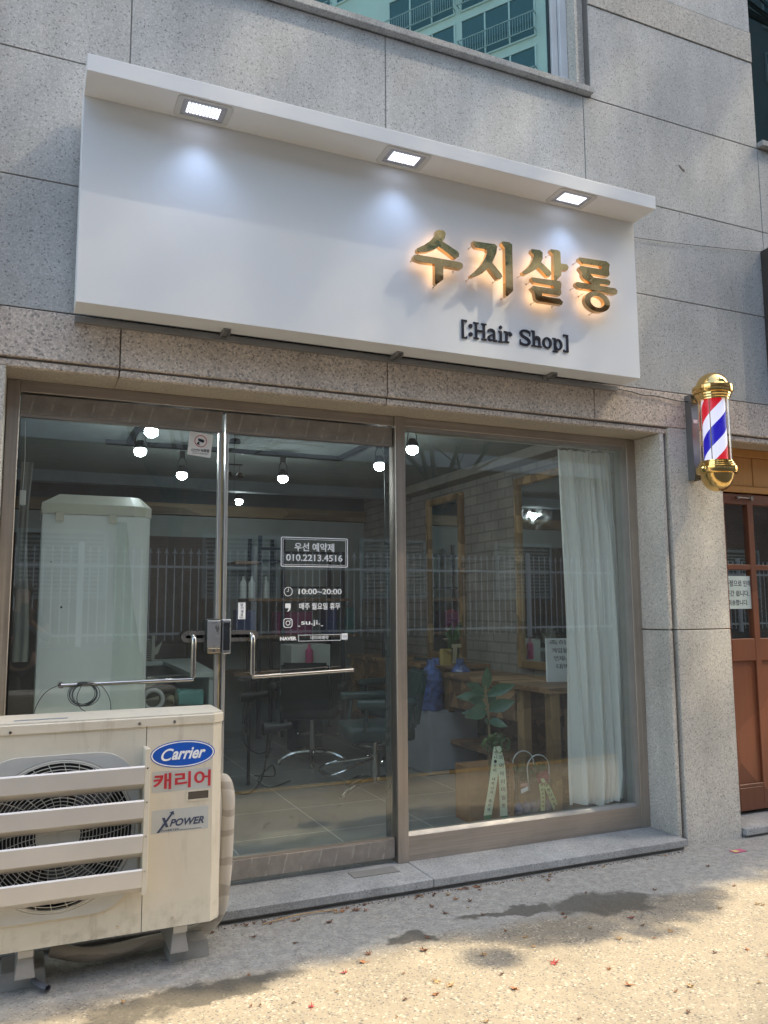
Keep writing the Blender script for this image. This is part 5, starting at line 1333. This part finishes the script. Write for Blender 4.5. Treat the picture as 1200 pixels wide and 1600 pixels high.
# sheer curtain
CU = thing('sheer_curtain', 'white sheer curtain gathered at the right side of the display window', 'curtain', (3.25, .4, .2))
bm = B(); nx, nz = 150, 26; G_ = []
r_ = random.Random(6); phs = [r_.uniform(0, 6.28) for _ in range(6)]
for k in range(nz + 1):
    t = k / nz; z = 2.385 - t * 2.19
    left = 3.035 + .045 * t + .02 * math.sin(t * 3.0); rightx = 3.455 + .07 * t ** .8
    if t > .93: rightx -= (t - .93) * .6
    row = []
    for i in range(nx + 1):
        s_ = i / nx; x = left + (rightx - left) * s_
        amp = .018 + .016 * t
        f_ = math.sin(s_ * 40 + phs[0] + 1.8 * math.sin(t * 2.6 + s_ * 4)) * .6 + math.sin(s_ * 21 + phs[1] + t * 2.2) * .7 + .35 * math.sin(s_ * 83 + phs[2] - t) + .25 * t * math.sin(s_ * 13 + t * 9)
        bulge = .05 * math.exp(-((s_ - .85) / .15) ** 2) * math.sin(min(1, t * 1.15) * math.pi) * (t > .2)
        row.append(bm.verts.new((x + .006 * math.sin(s_ * 40 + t * 5), .385 + amp * f_ - bulge * .4, z + (.012 * math.sin(s_ * 9) if k == nz else 0))))
    G_.append(row)
for k in range(nz):
    for i in range(nx): bm.faces.new((G_[k][i], G_[k][i + 1], G_[k + 1][i + 1], G_[k + 1][i]))
obj('curtain_fabric', bm, CURT, CU, smooth=True)
bm = B()
for i in range(9): tube(bm, [(3.06 + i * .048, .36, 2.40), (3.06 + i * .048, .37, 2.375)], .004, 6)
objs('curtain_hook', bm, STEELD, CU)
# folded curtain at far left inside
bm = B(); G_ = []
for k in range(15):
    t = k / 14; row = []
    for i in range(31): s_ = i / 30; row.append(bm.verts.new((-.045 + .055 * s_ * (1 - .25 * math.sin(t * 5)), .42 + .004 * math.sin(s_ * 12 + t * 3), 2.1 - t * .95)))
    G_.append(row)
for k in range(14):
    for i in range(30): bm.faces.new((G_[k][i], G_[k][i + 1], G_[k + 1][i + 1], G_[k + 1][i]))
tag(obj('hanging_cloth', bm, mat('grey_cloth', (.20, .21, .20), .9), smooth=True), 'pale cloth hanging at the far left edge behind the left door', 'cloth')
bm = B(); tube(bm, bez([(-.035, .33, 2.28), (-.03, .33, 2.1), (-.033, .33, 1.95)], 5), .0015, 5); box(bm, -.045, -.018, .322, .34, 1.88, 1.95, bev=.004)
tag(obj('cord_switch', bm, WPL), 'small white switch hanging on a thin cord inside the left door', 'switch')

# ================================================================== STREET SIDE (seen in the glass)
WHT = mat('fence_white', (.80, .82, .84), .45)
RW = boxo('retaining_wall', (-14, 40, -8.05, -7.75, -.02, .88), mat('rw_concrete', (.14, .12, .105), .85, 0, .2, 2))
tag(RW, 'low dark retaining wall across the street under the white fence', 'wall')
FN = thing('white_fence', 'white metal picket fence with pointed finials across the street', 'fence', (3, -7.9, .88))
def fence_panel(x0):
    bm = B()
    for z in (1.02, 2.0): box(bm, x0 + .04, x0 + 2.46, -7.915, -7.885, z, z + .035)
    k = 0; x = x0 + .12
    while x < x0 + 2.42:
        tube(bm, [(x, -7.9, .94), (x, -7.9, 2.2)], .009, 5)
        prism(bm, [(x, 2.30), (x - .018, 2.235), (x, 2.20), (x + .018, 2.235)], -7.906, -7.894); box(bm, x - .035, x + .035, -7.907, -7.893, 2.215, 2.227)
        x += .118
    return obj('fence_panel', bm, WHT, FN)
for i in range(-3, 6):
    x0 = .7 + i * 2.5
    fence_panel(x0); bm = B(); tube(bm, [(x0, -7.9, .88), (x0, -7.9, 2.28)], .042, 14); ball(bm, (x0, -7.9, 2.31), .045); obj('fence_post', bm, WHT, FN, smooth=True)
BH = thing('brick_house', 'dark red brick house with shuttered windows across the street', 'building', (4, -14, 0))
boxo('house_wall', (-14, 42, -19, -12, -.05, 8.6), RBRICK, BH)
boxo('roof_band', (-14.2, 42.2, -19.2, -11.75, 8.6, 9.1), mat('band_white', (.5, .52, .54), .6), BH)
boxo('floor_band', (-14.05, 42.05, -12.0, -11.9, 4.6, 4.95), mat('band_white', (.5, .52, .54), .6), BH)
boxo('yard_hedge_base', (-14, 42, -11.9, -11.5, -.02, 1.2), mat('hedge_base', (.09, .08, .07), .9), BH)
LVR = mat('shutter', (.35, .37, .36), .6)
for x in (-7, -3.6, -.2, 3.2, 6.6, 10, 13.4, 16.8, 20.2, 23.6, 27):
    for z in (1.6, 5.6):
        bm = B()
        ring(bm, [(x, z), (x + 1.6, z), (x + 1.6, z + 1.3), (x, z + 1.3)][::-1], [(x + .07, z + .07), (x + 1.53, z + .07), (x + 1.53, z + 1.23), (x + .07, z + 1.23)][::-1], -11.999, -11.93)
        for k in range(14): box(bm, x + .07, x + 1.53, -11.98, -11.96, z + .09 + k * .08, z + .13 + k * .08)
        wf = obj('shuttered_window', bm, LVR, BH); boxo('window_pane', (x + .07, x + 1.53, -11.9995, -11.99, z + .07, z + 1.23), mat('pane_dark', (.03, .035, .04), .1), wf)
# bare tree in front of the house
def branch(bm, p, d, ln, r, depth, rnd, spread=.55, leaves=None):
    n = 5; pts = [Vector(p)]; dd = Vector(d).normalized()
    for i in range(n):
        dd = (dd + Vector((rnd.uniform(-.16, .16), rnd.uniform(-.16, .16), rnd.uniform(-.05, .12)))).normalized(); pts.append(pts[-1] + dd * ln / n)
    tube(bm, pts, r, 7 if depth > 2 else 4, r * .62, cap=False)
    if depth == 0: return
    for k in range(3 if depth > 1 else 4):
        i = rnd.randint(2, n); a = rnd.uniform(0, 6.28); u = dd.orthogonal().normalized(); v = dd.cross(u)
        nd_ = (dd + (u * math.cos(a) + v * math.sin(a)) * rnd.uniform(spread, spread * 1.7)).normalized()
        branch(bm, pts[i], nd_, ln * rnd.uniform(.58, .8), r * .55, depth - 1, rnd, spread, leaves)
BARK = mat('bark', (.10, .085, .07), .9, 0, .25, 10, .5, 40)
def bare_tree(x, y, h, seed, lab):
    t = thing('bare_tree', lab, 'tree', (x, y, 0), 'bare trees across the street')
    rnd = random.Random(seed); bm = B(); tube(bm, [(x, y, -.1), (x + .05, y, h * .3), (x, y + .05, h * .5)], .13, 10, .10, cap=False); obj('trunk', bm, BARK, t, smooth=True)
    bm = B()
    for k in range(5): a = k * 1.3; branch(bm, (x, y, h * (.38 + .03 * k)), (math.cos(a) * .7, math.sin(a) * .7, .9), h * .28, .055, 4, rnd)
    obj('crown', bm, BARK, t, smooth=True)
bare_tree(2.2, -9.4, 7.0, 21, 'bare leafless tree behind the white fence, the left one from the shop')
bare_tree(7.4, -9.9, 8.0, 5, 'bare leafless tree behind the white fence, the right one from the shop')

# apartment block reflected in the upper window
u_ = Vector((.565, .825, 0)); n_v = Vector((-.825, .565, 0)); PB = Vector((18.0, -29.4, 0))
AP = thing('apartment_block', 'tall pale green-grey apartment block with balconies behind the brick house', 'building', tuple(PB))
def ap_pt(s, d, z): p = PB + u_ * s + n_v * d; return Vector((p.x, p.y, z))
def ap_box(bm, s0, s1, d0, d1, z0, z1):
    c = [ap_pt(s0, d0, z0), ap_pt(s1, d0, z0), ap_pt(s1, d1, z0), ap_pt(s0, d1, z0)]; t = [Vector((p.x, p.y, z1)) for p in c]; hexa(bm, c, t)
APW = mat('apartment_render', (.72, .74, .70), .8, 0, .05, .6); APF = mat('apartment_frame', (.7, .72, .7), .5); APG = mat('apartment_glass', (.10, .16, .17), .08, .3); APR = mat('railing_grey', (.42, .45, .45), .5)
bm = B(); ap_box(bm, -19, 6, -14, 0, -.1, 46); obj('apartment_wall', bm, APW, AP)
bays = [(-18.4, 1), (-14.2, 0), (-10.6, 1), (-6.4, 0), (-3.0, 1), (1.2, 1)]
fl_h = 2.8
for f_ in range(6, 15):
    z = f_ * fl_h
    for s, big in bays:
        wd = 3.9 if big else 1.9; bm = B(); z0, z1 = (z + .15, z + 2.35) if big else (z + 1.0, z + 2.3); n_ = 3 if big else 2
        ap_box(bm, s, s + wd, .0, .08, z0 - .08, z0); ap_box(bm, s, s + wd, 0, .08, z1, z1 + .08)
        for k in range(n_ + 1): q = s + (wd - .08) * k / n_; ap_box(bm, q, q + .08, 0, .075, z0, z1)
        wf = obj('apartment_window', bm, APF, AP)
        bm = B(); ap_box(bm, s + .04, s + wd - .04, .005, .03, z0, z1); obj('window_pane', bm, APG, wf)
        if big:
            bm = B(); ap_box(bm, s - .05, s + wd + .05, .35, .39, z + 1.1, z + 1.15); ap_box(bm, s - .05, s + wd + .05, .35, .39, z + .25, z + .29)
            for e in (s - .05, s + wd + .01): ap_box(bm, e, e + .04, .08, .39, z + 1.1, z + 1.14); ap_box(bm, e, e + .04, .08, .39, z + .25, z + .29)
            q = s
            while q < s + wd: ap_box(bm, q, q + .02, .36, .38, z + .29, z + 1.1); q += .13
            obj('balcony_railing', bm, APR, wf)

# tree shapes added out of view at right to shade pavement and shopfront
import array
def sun_up(gx, gy, t): return Vector((gx, gy, 0)) + SUN * t
def occluder(lab, base, hub, clumps, seed):
    t_ = thing('added_shade_tree', lab, 'tree', base, None); rnd = random.Random(seed); bx_, by_, _ = base
    bm = B(); tube(bm, bez([(bx_, by_, -.2), (bx_ + .05, by_, hub.z * .35), (bx_ * .6 + hub.x * .4, by_ * .6 + hub.y * .4, hub.z * .7), hub], 5), .22, 12, .12, cap=False); obj('trunk', bm, BARK, t_, smooth=True)
    co = array.array('f'); nl = 0
    for c, rad, n_, ls in clumps:
        for k in range(n_):
            while True:
                q = Vector((rnd.uniform(-1, 1), rnd.uniform(-1, 1), rnd.uniform(-1, 1)))
                if q.length <= 1: break
            p = c + q * rad - t_.location; a = Vector((rnd.gauss(0, 1), rnd.gauss(0, 1), rnd.gauss(0, 1))).normalized(); b_ = a.orthogonal().normalized(); s_ = ls * rnd.uniform(.8, 1.2); a *= s_; b_ *= s_ * .5
            for w_ in (p - a, p + b_, p + a, p - b_): co.extend(w_)
            nl += 1
    me = bpy.data.meshes.new('crown'); me.vertices.add(nl * 4); me.vertices.foreach_set('co', co)
    me.loops.add(nl * 4); me.loops.foreach_set('vertex_index', array.array('i', range(nl * 4)))
    me.polygons.add(nl); me.polygons.foreach_set('loop_start', array.array('i', range(0, nl * 4, 4)))
    me.update(calc_edges=True); me.validate(); me.materials.append(mat('occluder_leaf', (.05, .10, .035), .5, 0, .3, 3))
    o = bpy.data.objects.new('crown', me); C.objects.link(o); o.parent = t_
    bm = B()
    for c, rad, n_, ls in clumps:
        if rad > .45: tube(bm, bez([hub, (hub + c) / 2 + Vector((0, 0, -.25)), c], 4), .03, 5, .008, cap=False)
    obj('limbs', bm, BARK, t_)
rnd = random.Random(31); clumps = []
for gy, rad in [(-.1, .5)]:
    gx = -2.6
    while gx < 6.2:
        clumps.append((sun_up(gx + rnd.uniform(-.08, .08), gy + rnd.uniform(-.04, .04), 17 + rnd.uniform(-.8, .8)), rad, 1500, .045)); gx += .62
for gx, gy, rad in ((2.12, -.54, .32), (2.45, -.60, .34), (2.75, -.56, .30), (2.92, -.5, .25), (1.85, -.42, .28), (2.0, -.35, .4), (2.7, -.3, .4), (.2, -.36, .3), (.75, -.38, .3), (1.2, -.28, .26), (-.4, -.4, .3), (3.3, -.26, .28), (3.9, -.28, .3), (4.5, -.3, .3)):
    clumps.append((sun_up(gx, gy, 8.0 + rnd.uniform(-.3, .3)), rad, int(6500 * rad * rad) + 150, .035))
clumps.append((sun_up(1.77, -.83, 7.6), .10, 220, .025))
occluder('leafy evergreen added out of view at right to shade the pavement by the shop', (12.3, -4.1, 0), sun_up(4.6, .0, 13.5), clumps, 5)
# added unseen crown, taller and farther off, placed to filter sun over wall and sign
clumps = []
gx = -6.0
while gx < 7.0:
    for gy in (.75, 1.75, 2.75, 3.75, 4.75): clumps.append((sun_up(gx + rnd.uniform(-.15, .15), gy, 40 + rnd.uniform(-.9, .9)), .85, 330, .10))
    gx += 1.0
occluder('very tall thin tree shape added out of view far right to filter the sun over the sign', (27, -11.5, 0), sun_up(1.5, 2.8, 38), clumps, 9)
# second block, added out of view to shade the road beyond the sunlit strip
shade_block = thing('apartment_block', 'tall grey apartment block added out of view at the far right to shade the road', 'building', (40, -27, 0))
boxo('apartment_wall', (26.5, 54, -36, -21.5, -.1, 45.6), mat('grey_render', (.34, .36, .36), .8, 0, .06, .5), shade_block)
boxo('roof_parapet', (26.4, 54.1, -36.1, -21.4, 45.6, 46.6), APW, shade_block)
for f_ in range(4, 16):
    for k in range(7):
        x = 27.5 + k * 3.7; z = f_ * 2.8 + .9
        wf = boxo('apartment_window', (x, x + 2.6, -21.5, -21.4, z, z + 1.5), APF, shade_block); boxo('window_pane', (x + .08, x + 2.52, -21.399, -21.385, z + .08, z + 1.42), APG, wf)

# ================================================================== FALLEN LEAVES AND LITTER
LM = [mat('dry_leaf_%s' % n_, c, .7, 0, .2, 40) for n_, c in (('orange', (.36, .16, .07)), ('brown', (.19, .09, .05)), ('red', (.36, .06, .05)), ('tan', (.42, .27, .13)))]
def maple(size, mt, seed):
    r_ = random.Random(seed); bm = B(); c = bm.verts.new((0, 0, .004)); ring_ = []
    n = 14
    for i in range(n):
        a = 2 * math.pi * i / n; rr = size * (1.0 if i % 2 == 0 else .42) * (1 - .25 * (abs(math.sin(a / 2)) > .95)) * r_.uniform(.75, 1.1)
        ring_.append(bm.verts.new((rr * math.cos(a), rr * math.sin(a) * .85, .002 + r_.uniform(0, .012) * (i % 2 == 0))))
    for i in range(n): bm.faces.new((c, ring_[i], ring_[(i + 1) % n]))
    tube(bm, [(-size * .4, 0, .003), (-size * 1.3, size * .2, .004)], .0009, 4)
    return bm
protos = []
rnd = random.Random(77)
NAMED = {(1.50, -.62): 1, (1.86, -.60): 0}
spots = [(1.55, -.66, .034, 1), (1.28, -.66, .028, 0), (1.33, -.60, .028, 1), (1.47, -.93, .03, 3), (1.42, -1.02, .028, 0), (1.96, -.98, .034, 2), (1.50, -.98, .03, 3), (1.70, -1.1, .03, 0), (.98, -.92, .024, 2), (2.35, -.90, .026, 3), (2.55, -.74, .022, 2), (2.60, -.93, .022, 3),
         (1.30, -.22, .032, 1), (1.46, -.13, .04, 1), (1.40, -.12, .03, 0), (1.82, -.34, .026, 1), (1.80, -.24, .026, 1), (2.0, -.25, .022, 1), (1.95, -.20, .024, 0), (.95, -.24, .02, 1), (1.62, -.55, .02, 1), (2.3, -.57, .02, 1), (2.9, -.5, .018, 1), (3.3, -.62, .018, 0), (3.0, -.82, .018, 3), (3.2, -.85, .02, 3),
         (2.1, -1.25, .026, 0), (1.75, -.80, .024, 3), (.62, -.98, .026, 0), (1.1, -1.2, .02, 1), (2.3, -1.35, .026, 3), (2.75, -1.2, .02, 0), (3.42, -.33, .022, 1), (1.18, -.72, .02, 2), (2.0, -.72, .02, 3), (.8, -.12, .022, 1), (.66, -.3, .02, 3)]
rs = random.Random(90)
spots += [(rs.uniform(.85, 3.4), -.085 - abs(rs.gauss(0, .03)), rs.uniform(.012, .026), rs.choice((1, 1, 3, 0))) for _ in range(34)] + [(rs.uniform(.3, 3.3), rs.uniform(-1.5, -.2), rs.uniform(.008, .018), rs.choice((0, 1, 3, 3))) for _ in range(40)]
for i, (x, y, s_, m_) in enumerate(spots):
    bm = maple(s_ * .82, LM[m_], i); o = obj('fallen_leaf', bm, LM[m_]); o.location = (x, y, .001); o.rotation_euler = (rnd.uniform(-.15, .15), rnd.uniform(-.15, .15), rnd.uniform(0, 6.28))
    cn = ('orange', 'brown', 'red', 'tan')[m_]
    zone = 'lying in the sun' if y < -.62 else ('lying against the stone step' if y > -.26 else 'lying on the shaded pavement')
    tag(o, 'small dry %s leaf %s' % (cn, zone), 'leaf', '%s leaves %s' % (cn, zone))
bm = B(); tube(bm, bez([(1.02, -.125, .006), (1.2, -.10, .012), (1.38, -.105, .008)], 5), .003, 5)
tag(obj('dry_twig', bm, LM[3]), 'pale dry stalk lying along the front of the step', 'twig')
bm = B(); box(bm, 3.74, 3.83, -.22, -.17, .001, .003); o = obj('paper_flyer', bm, mat('flyer_pink', (.5, .12, .2), .5)); tag(o, 'crumpled pink flyer on the pavement near the wooden door', 'flyer')
bm = B(); box(bm, 3.75, 3.78, -.21, -.18, .0035, .0042); obj('flyer_print', bm, mat('flyer_yellow', (.7, .6, .2), .5), o)
# crack debris along the step: tiny grit
bm = B(); r_ = random.Random(12)
for k in range(420):
    x = r_.uniform(.75, 3.5); y = -.062 - abs(r_.gauss(0, .014)); s_ = r_.uniform(.0012, .0045); ball(bm, (x, y - .004, s_ * .5), s_, 1, 1, .7, 1)
for k in range(200):
    ball(bm, (r_.uniform(.3, 3.6), r_.uniform(-1.4, -.1), .001), r_.uniform(.001, .003), 1, 1, .7, 1)
o = obj('grit', bm, mat('grit_brown', (.20, .15, .10), .9)); tag(o, 'fine grit and crumbs gathered along the foot of the step', 'grit'); o['kind'] = 'stuff'

# ================================================================== PHOTOGRAPHER (mirrored in the left door)
def skin(name, V, E_, mt, parent, sub=2):
    """V: list of (x,y,z,r); grown with a Skin modifier into one continuous surface"""
    me = bpy.data.meshes.new(name); off = parent_loc(parent)
    me.from_pydata([(v[0] - off.x, v[1] - off.y, v[2] - off.z) for v in V], E_, [])
    o = bpy.data.objects.new(name, me); C.objects.link(o)
    sk_ = o.modifiers.new('s', 'SKIN'); me_sv = me.skin_vertices[0].data if len(me.skin_vertices) else None
    if me_sv is None:
        bm_ = bmesh.new(); bm_.from_mesh(me); bm_.verts.layers.skin.verify(); bm_.to_mesh(me); bm_.free(); me_sv = me.skin_vertices[0].data
    for i, v in enumerate(V):
        r2_ = v[4] if len(v) > 4 else v[3]
        me_sv[i].radius = (v[3], r2_); me_sv[i].use_root = (i == 0)
    o.modifiers.new('u', 'SUBSURF').levels = sub; o.modifiers['u'].render_levels = sub
    dg = bpy.context.evaluated_depsgraph_get(); nm = bpy.data.meshes.new_from_object(o.evaluated_get(dg))
    bpy.data.objects.remove(o); q = bpy.data.objects.new(name, nm); C.objects.link(q); q.parent = parent
    nm.materials.clear(); nm.materials.append(mt)
    for p in nm.polygons: p.use_smooth = True
    return q
HX, HY = -.02, -4.22
PP = thing('person', 'person in dark jacket with pale blue sleeves, mirrored in the left door', 'person', (HX, HY, 0))
SKN = mat('skin_tone', (.52, .32, .23), .5, 0, .05, 8)
hand = Vector((.045, -3.885, 1.34)); hand2 = Vector((-.12, -3.95, 1.10))
V = [(HX, HY, .90, .12, .10), (HX, HY, 1.08, .115, .09), (HX, HY + .01, 1.26, .14, .095), (HX, HY, 1.36, .07, .06), (HX, HY + .01, 1.42, .05), (HX, HY + .03, 1.50, .072, .085), (HX, HY + .03, 1.57, .07, .082), (HX, HY + .02, 1.62, .045, .05),
     (HX + .17, HY + .01, 1.31, .052), (HX + .24, HY + .10, 1.12, .042), (hand.x, hand.y - .05, hand.z - .05, .026), (hand.x, hand.y - .01, hand.z - .01, .022, .034),
     (HX - .17, HY + .01, 1.31, .052), (HX - .22, HY + .06, 1.08, .042), (hand2.x, hand2.y - .06, hand2.z, .026), (hand2.x, hand2.y, hand2.z, .022, .034),
     (HX + .09, HY, .84, .085), (HX + .10, HY + .01, .48, .058), (HX + .10, HY, .10, .04), (HX + .10, HY + .12, .04, .035), (HX - .09, HY, .84, .085), (HX - .11, HY + .02, .48, .058), (HX - .12, HY, .10, .04), (HX - .13, HY + .12, .04, .035)]
E1 = [(0, 1), (1, 2), (2, 3), (3, 4), (4, 5), (5, 6), (6, 7), (3, 8), (8, 9), (9, 10), (10, 11), (3, 12), (12, 13), (13, 14), (14, 15), (0, 16), (16, 17), (17, 18), (18, 19), (0, 20), (20, 21), (21, 22), (22, 23)]
for h_, sg in ((11, 1), (15, 1)):
    bx0 = Vector(V[h_][:3])
    for k in range(4):
        a = Vector((-.024 + .016 * k, .012, .022 - .004 * abs(k - 1.5))); L_ = .03 + .004 * (1.5 - abs(k - 1.5)); n0 = len(V)
        V += [tuple(bx0 + a) + (.0085,), tuple(bx0 + a + Vector((0, .012, L_))) + (.008,), tuple(bx0 + a + Vector((.004, .002, L_ * 1.7))) + (.0072,)]; E1 += [(h_, n0), (n0, n0 + 1), (n0 + 1, n0 + 2)]
    n0 = len(V); V += [tuple(bx0 + Vector((-.034, .006, .0))) + (.0095,), tuple(bx0 + Vector((-.046, .018, .02))) + (.0085,)]; E1 += [(h_, n0), (n0, n0 + 1)]
skin('body', V, E1, SKN, PP)
JK = mat('jacket_dark', (.03, .035, .045), .8); 
skin('jacket', [(HX, HY, .82, .15, .12), (HX, HY, 1.08, .14, .11), (HX, HY + .01, 1.26, .165, .115), (HX, HY, 1.355, .09, .075), (HX + .17, HY + .01, 1.31, .068), (HX + .21, HY + .06, 1.20, .060), (HX - .17, HY + .01, 1.31, .068), (HX - .20, HY + .04, 1.18, .060)], [(0, 1), (1, 2), (2, 3), (3, 4), (4, 5), (3, 6), (6, 7)], JK, PP)
SLV = mat('sleeve_blue', (.30, .38, .46), .8)
skin('sleeve', [(HX + .205, HY + .055, 1.21, .055), (HX + .24, HY + .10, 1.12, .052), (hand.x - .005, hand.y - .08, hand.z - .075, .036)], [(0, 1), (1, 2)], SLV, PP)
skin('sleeve', [(HX - .198, HY + .035, 1.19, .055), (HX - .22, HY + .06, 1.08, .052), (hand2.x, hand2.y - .09, hand2.z + .01, .036)], [(0, 1), (1, 2)], SLV, PP)
skin('trousers', [(HX, HY, .92, .135, .115), (HX + .09, HY, .82, .10), (HX + .10, HY + .01, .48, .075), (HX + .10, HY, .13, .06), (HX - .09, HY, .82, .10), (HX - .11, HY + .02, .48, .075), (HX - .12, HY, .13, .06)], [(0, 1), (1, 2), (2, 3), (0, 4), (4, 5), (5, 6)], JK, PP)
for sx_ in (.10, -.125):
    bm = B(); box(bm, HX + sx_ - .05, HX + sx_ + .05, HY - .07, HY + .19, .0, .085, bev=.03, seg=3); obj('shoe', bm, BLACK, PP, smooth=True)
bm = B(); ball(bm, (HX, HY + .0, 1.575), .105, .88, 1.0, .98, 3)
for v in bm.verts:
    if v.co.y > HY + .055 and v.co.z < 1.60: v.co.y = HY + .05
    if v.co.z < 1.50: v.co.z = 1.50 + (v.co.z - 1.50) * .3
obj('hair', bm, mat('hair_black', (.015, .012, .01), .5), PP, smooth=True)
bm = B(); prism(bm, [(HX - .008, 1.535), (HX + .008, 1.535), (HX + .004, 1.565), (HX - .004, 1.565)], HY + .108, HY + .132); obj('nose', bm, SKN, PP, smooth=True)
bm = B()
for s_ in (-1, 1): ball(bm, (HX + s_ * .03, HY + .108, 1.567), .009, 1.3, .5, .6, 2)
objs('eye', bm, BLACK, PP, smooth=True)
bm = B(); ball(bm, (HX, HY + .110, 1.512), .02, 1.1, .4, .3, 2); obj('mouth', bm, mat('lip', (.36, .14, .12), .5), PP, smooth=True)
bm = B(); box(bm, -.04, .04, -3.842, -3.834, 1.30, 1.455, bev=.003); tag(obj('smartphone', bm, BLACK), 'black phone held up by the person facing the shop', 'phone')
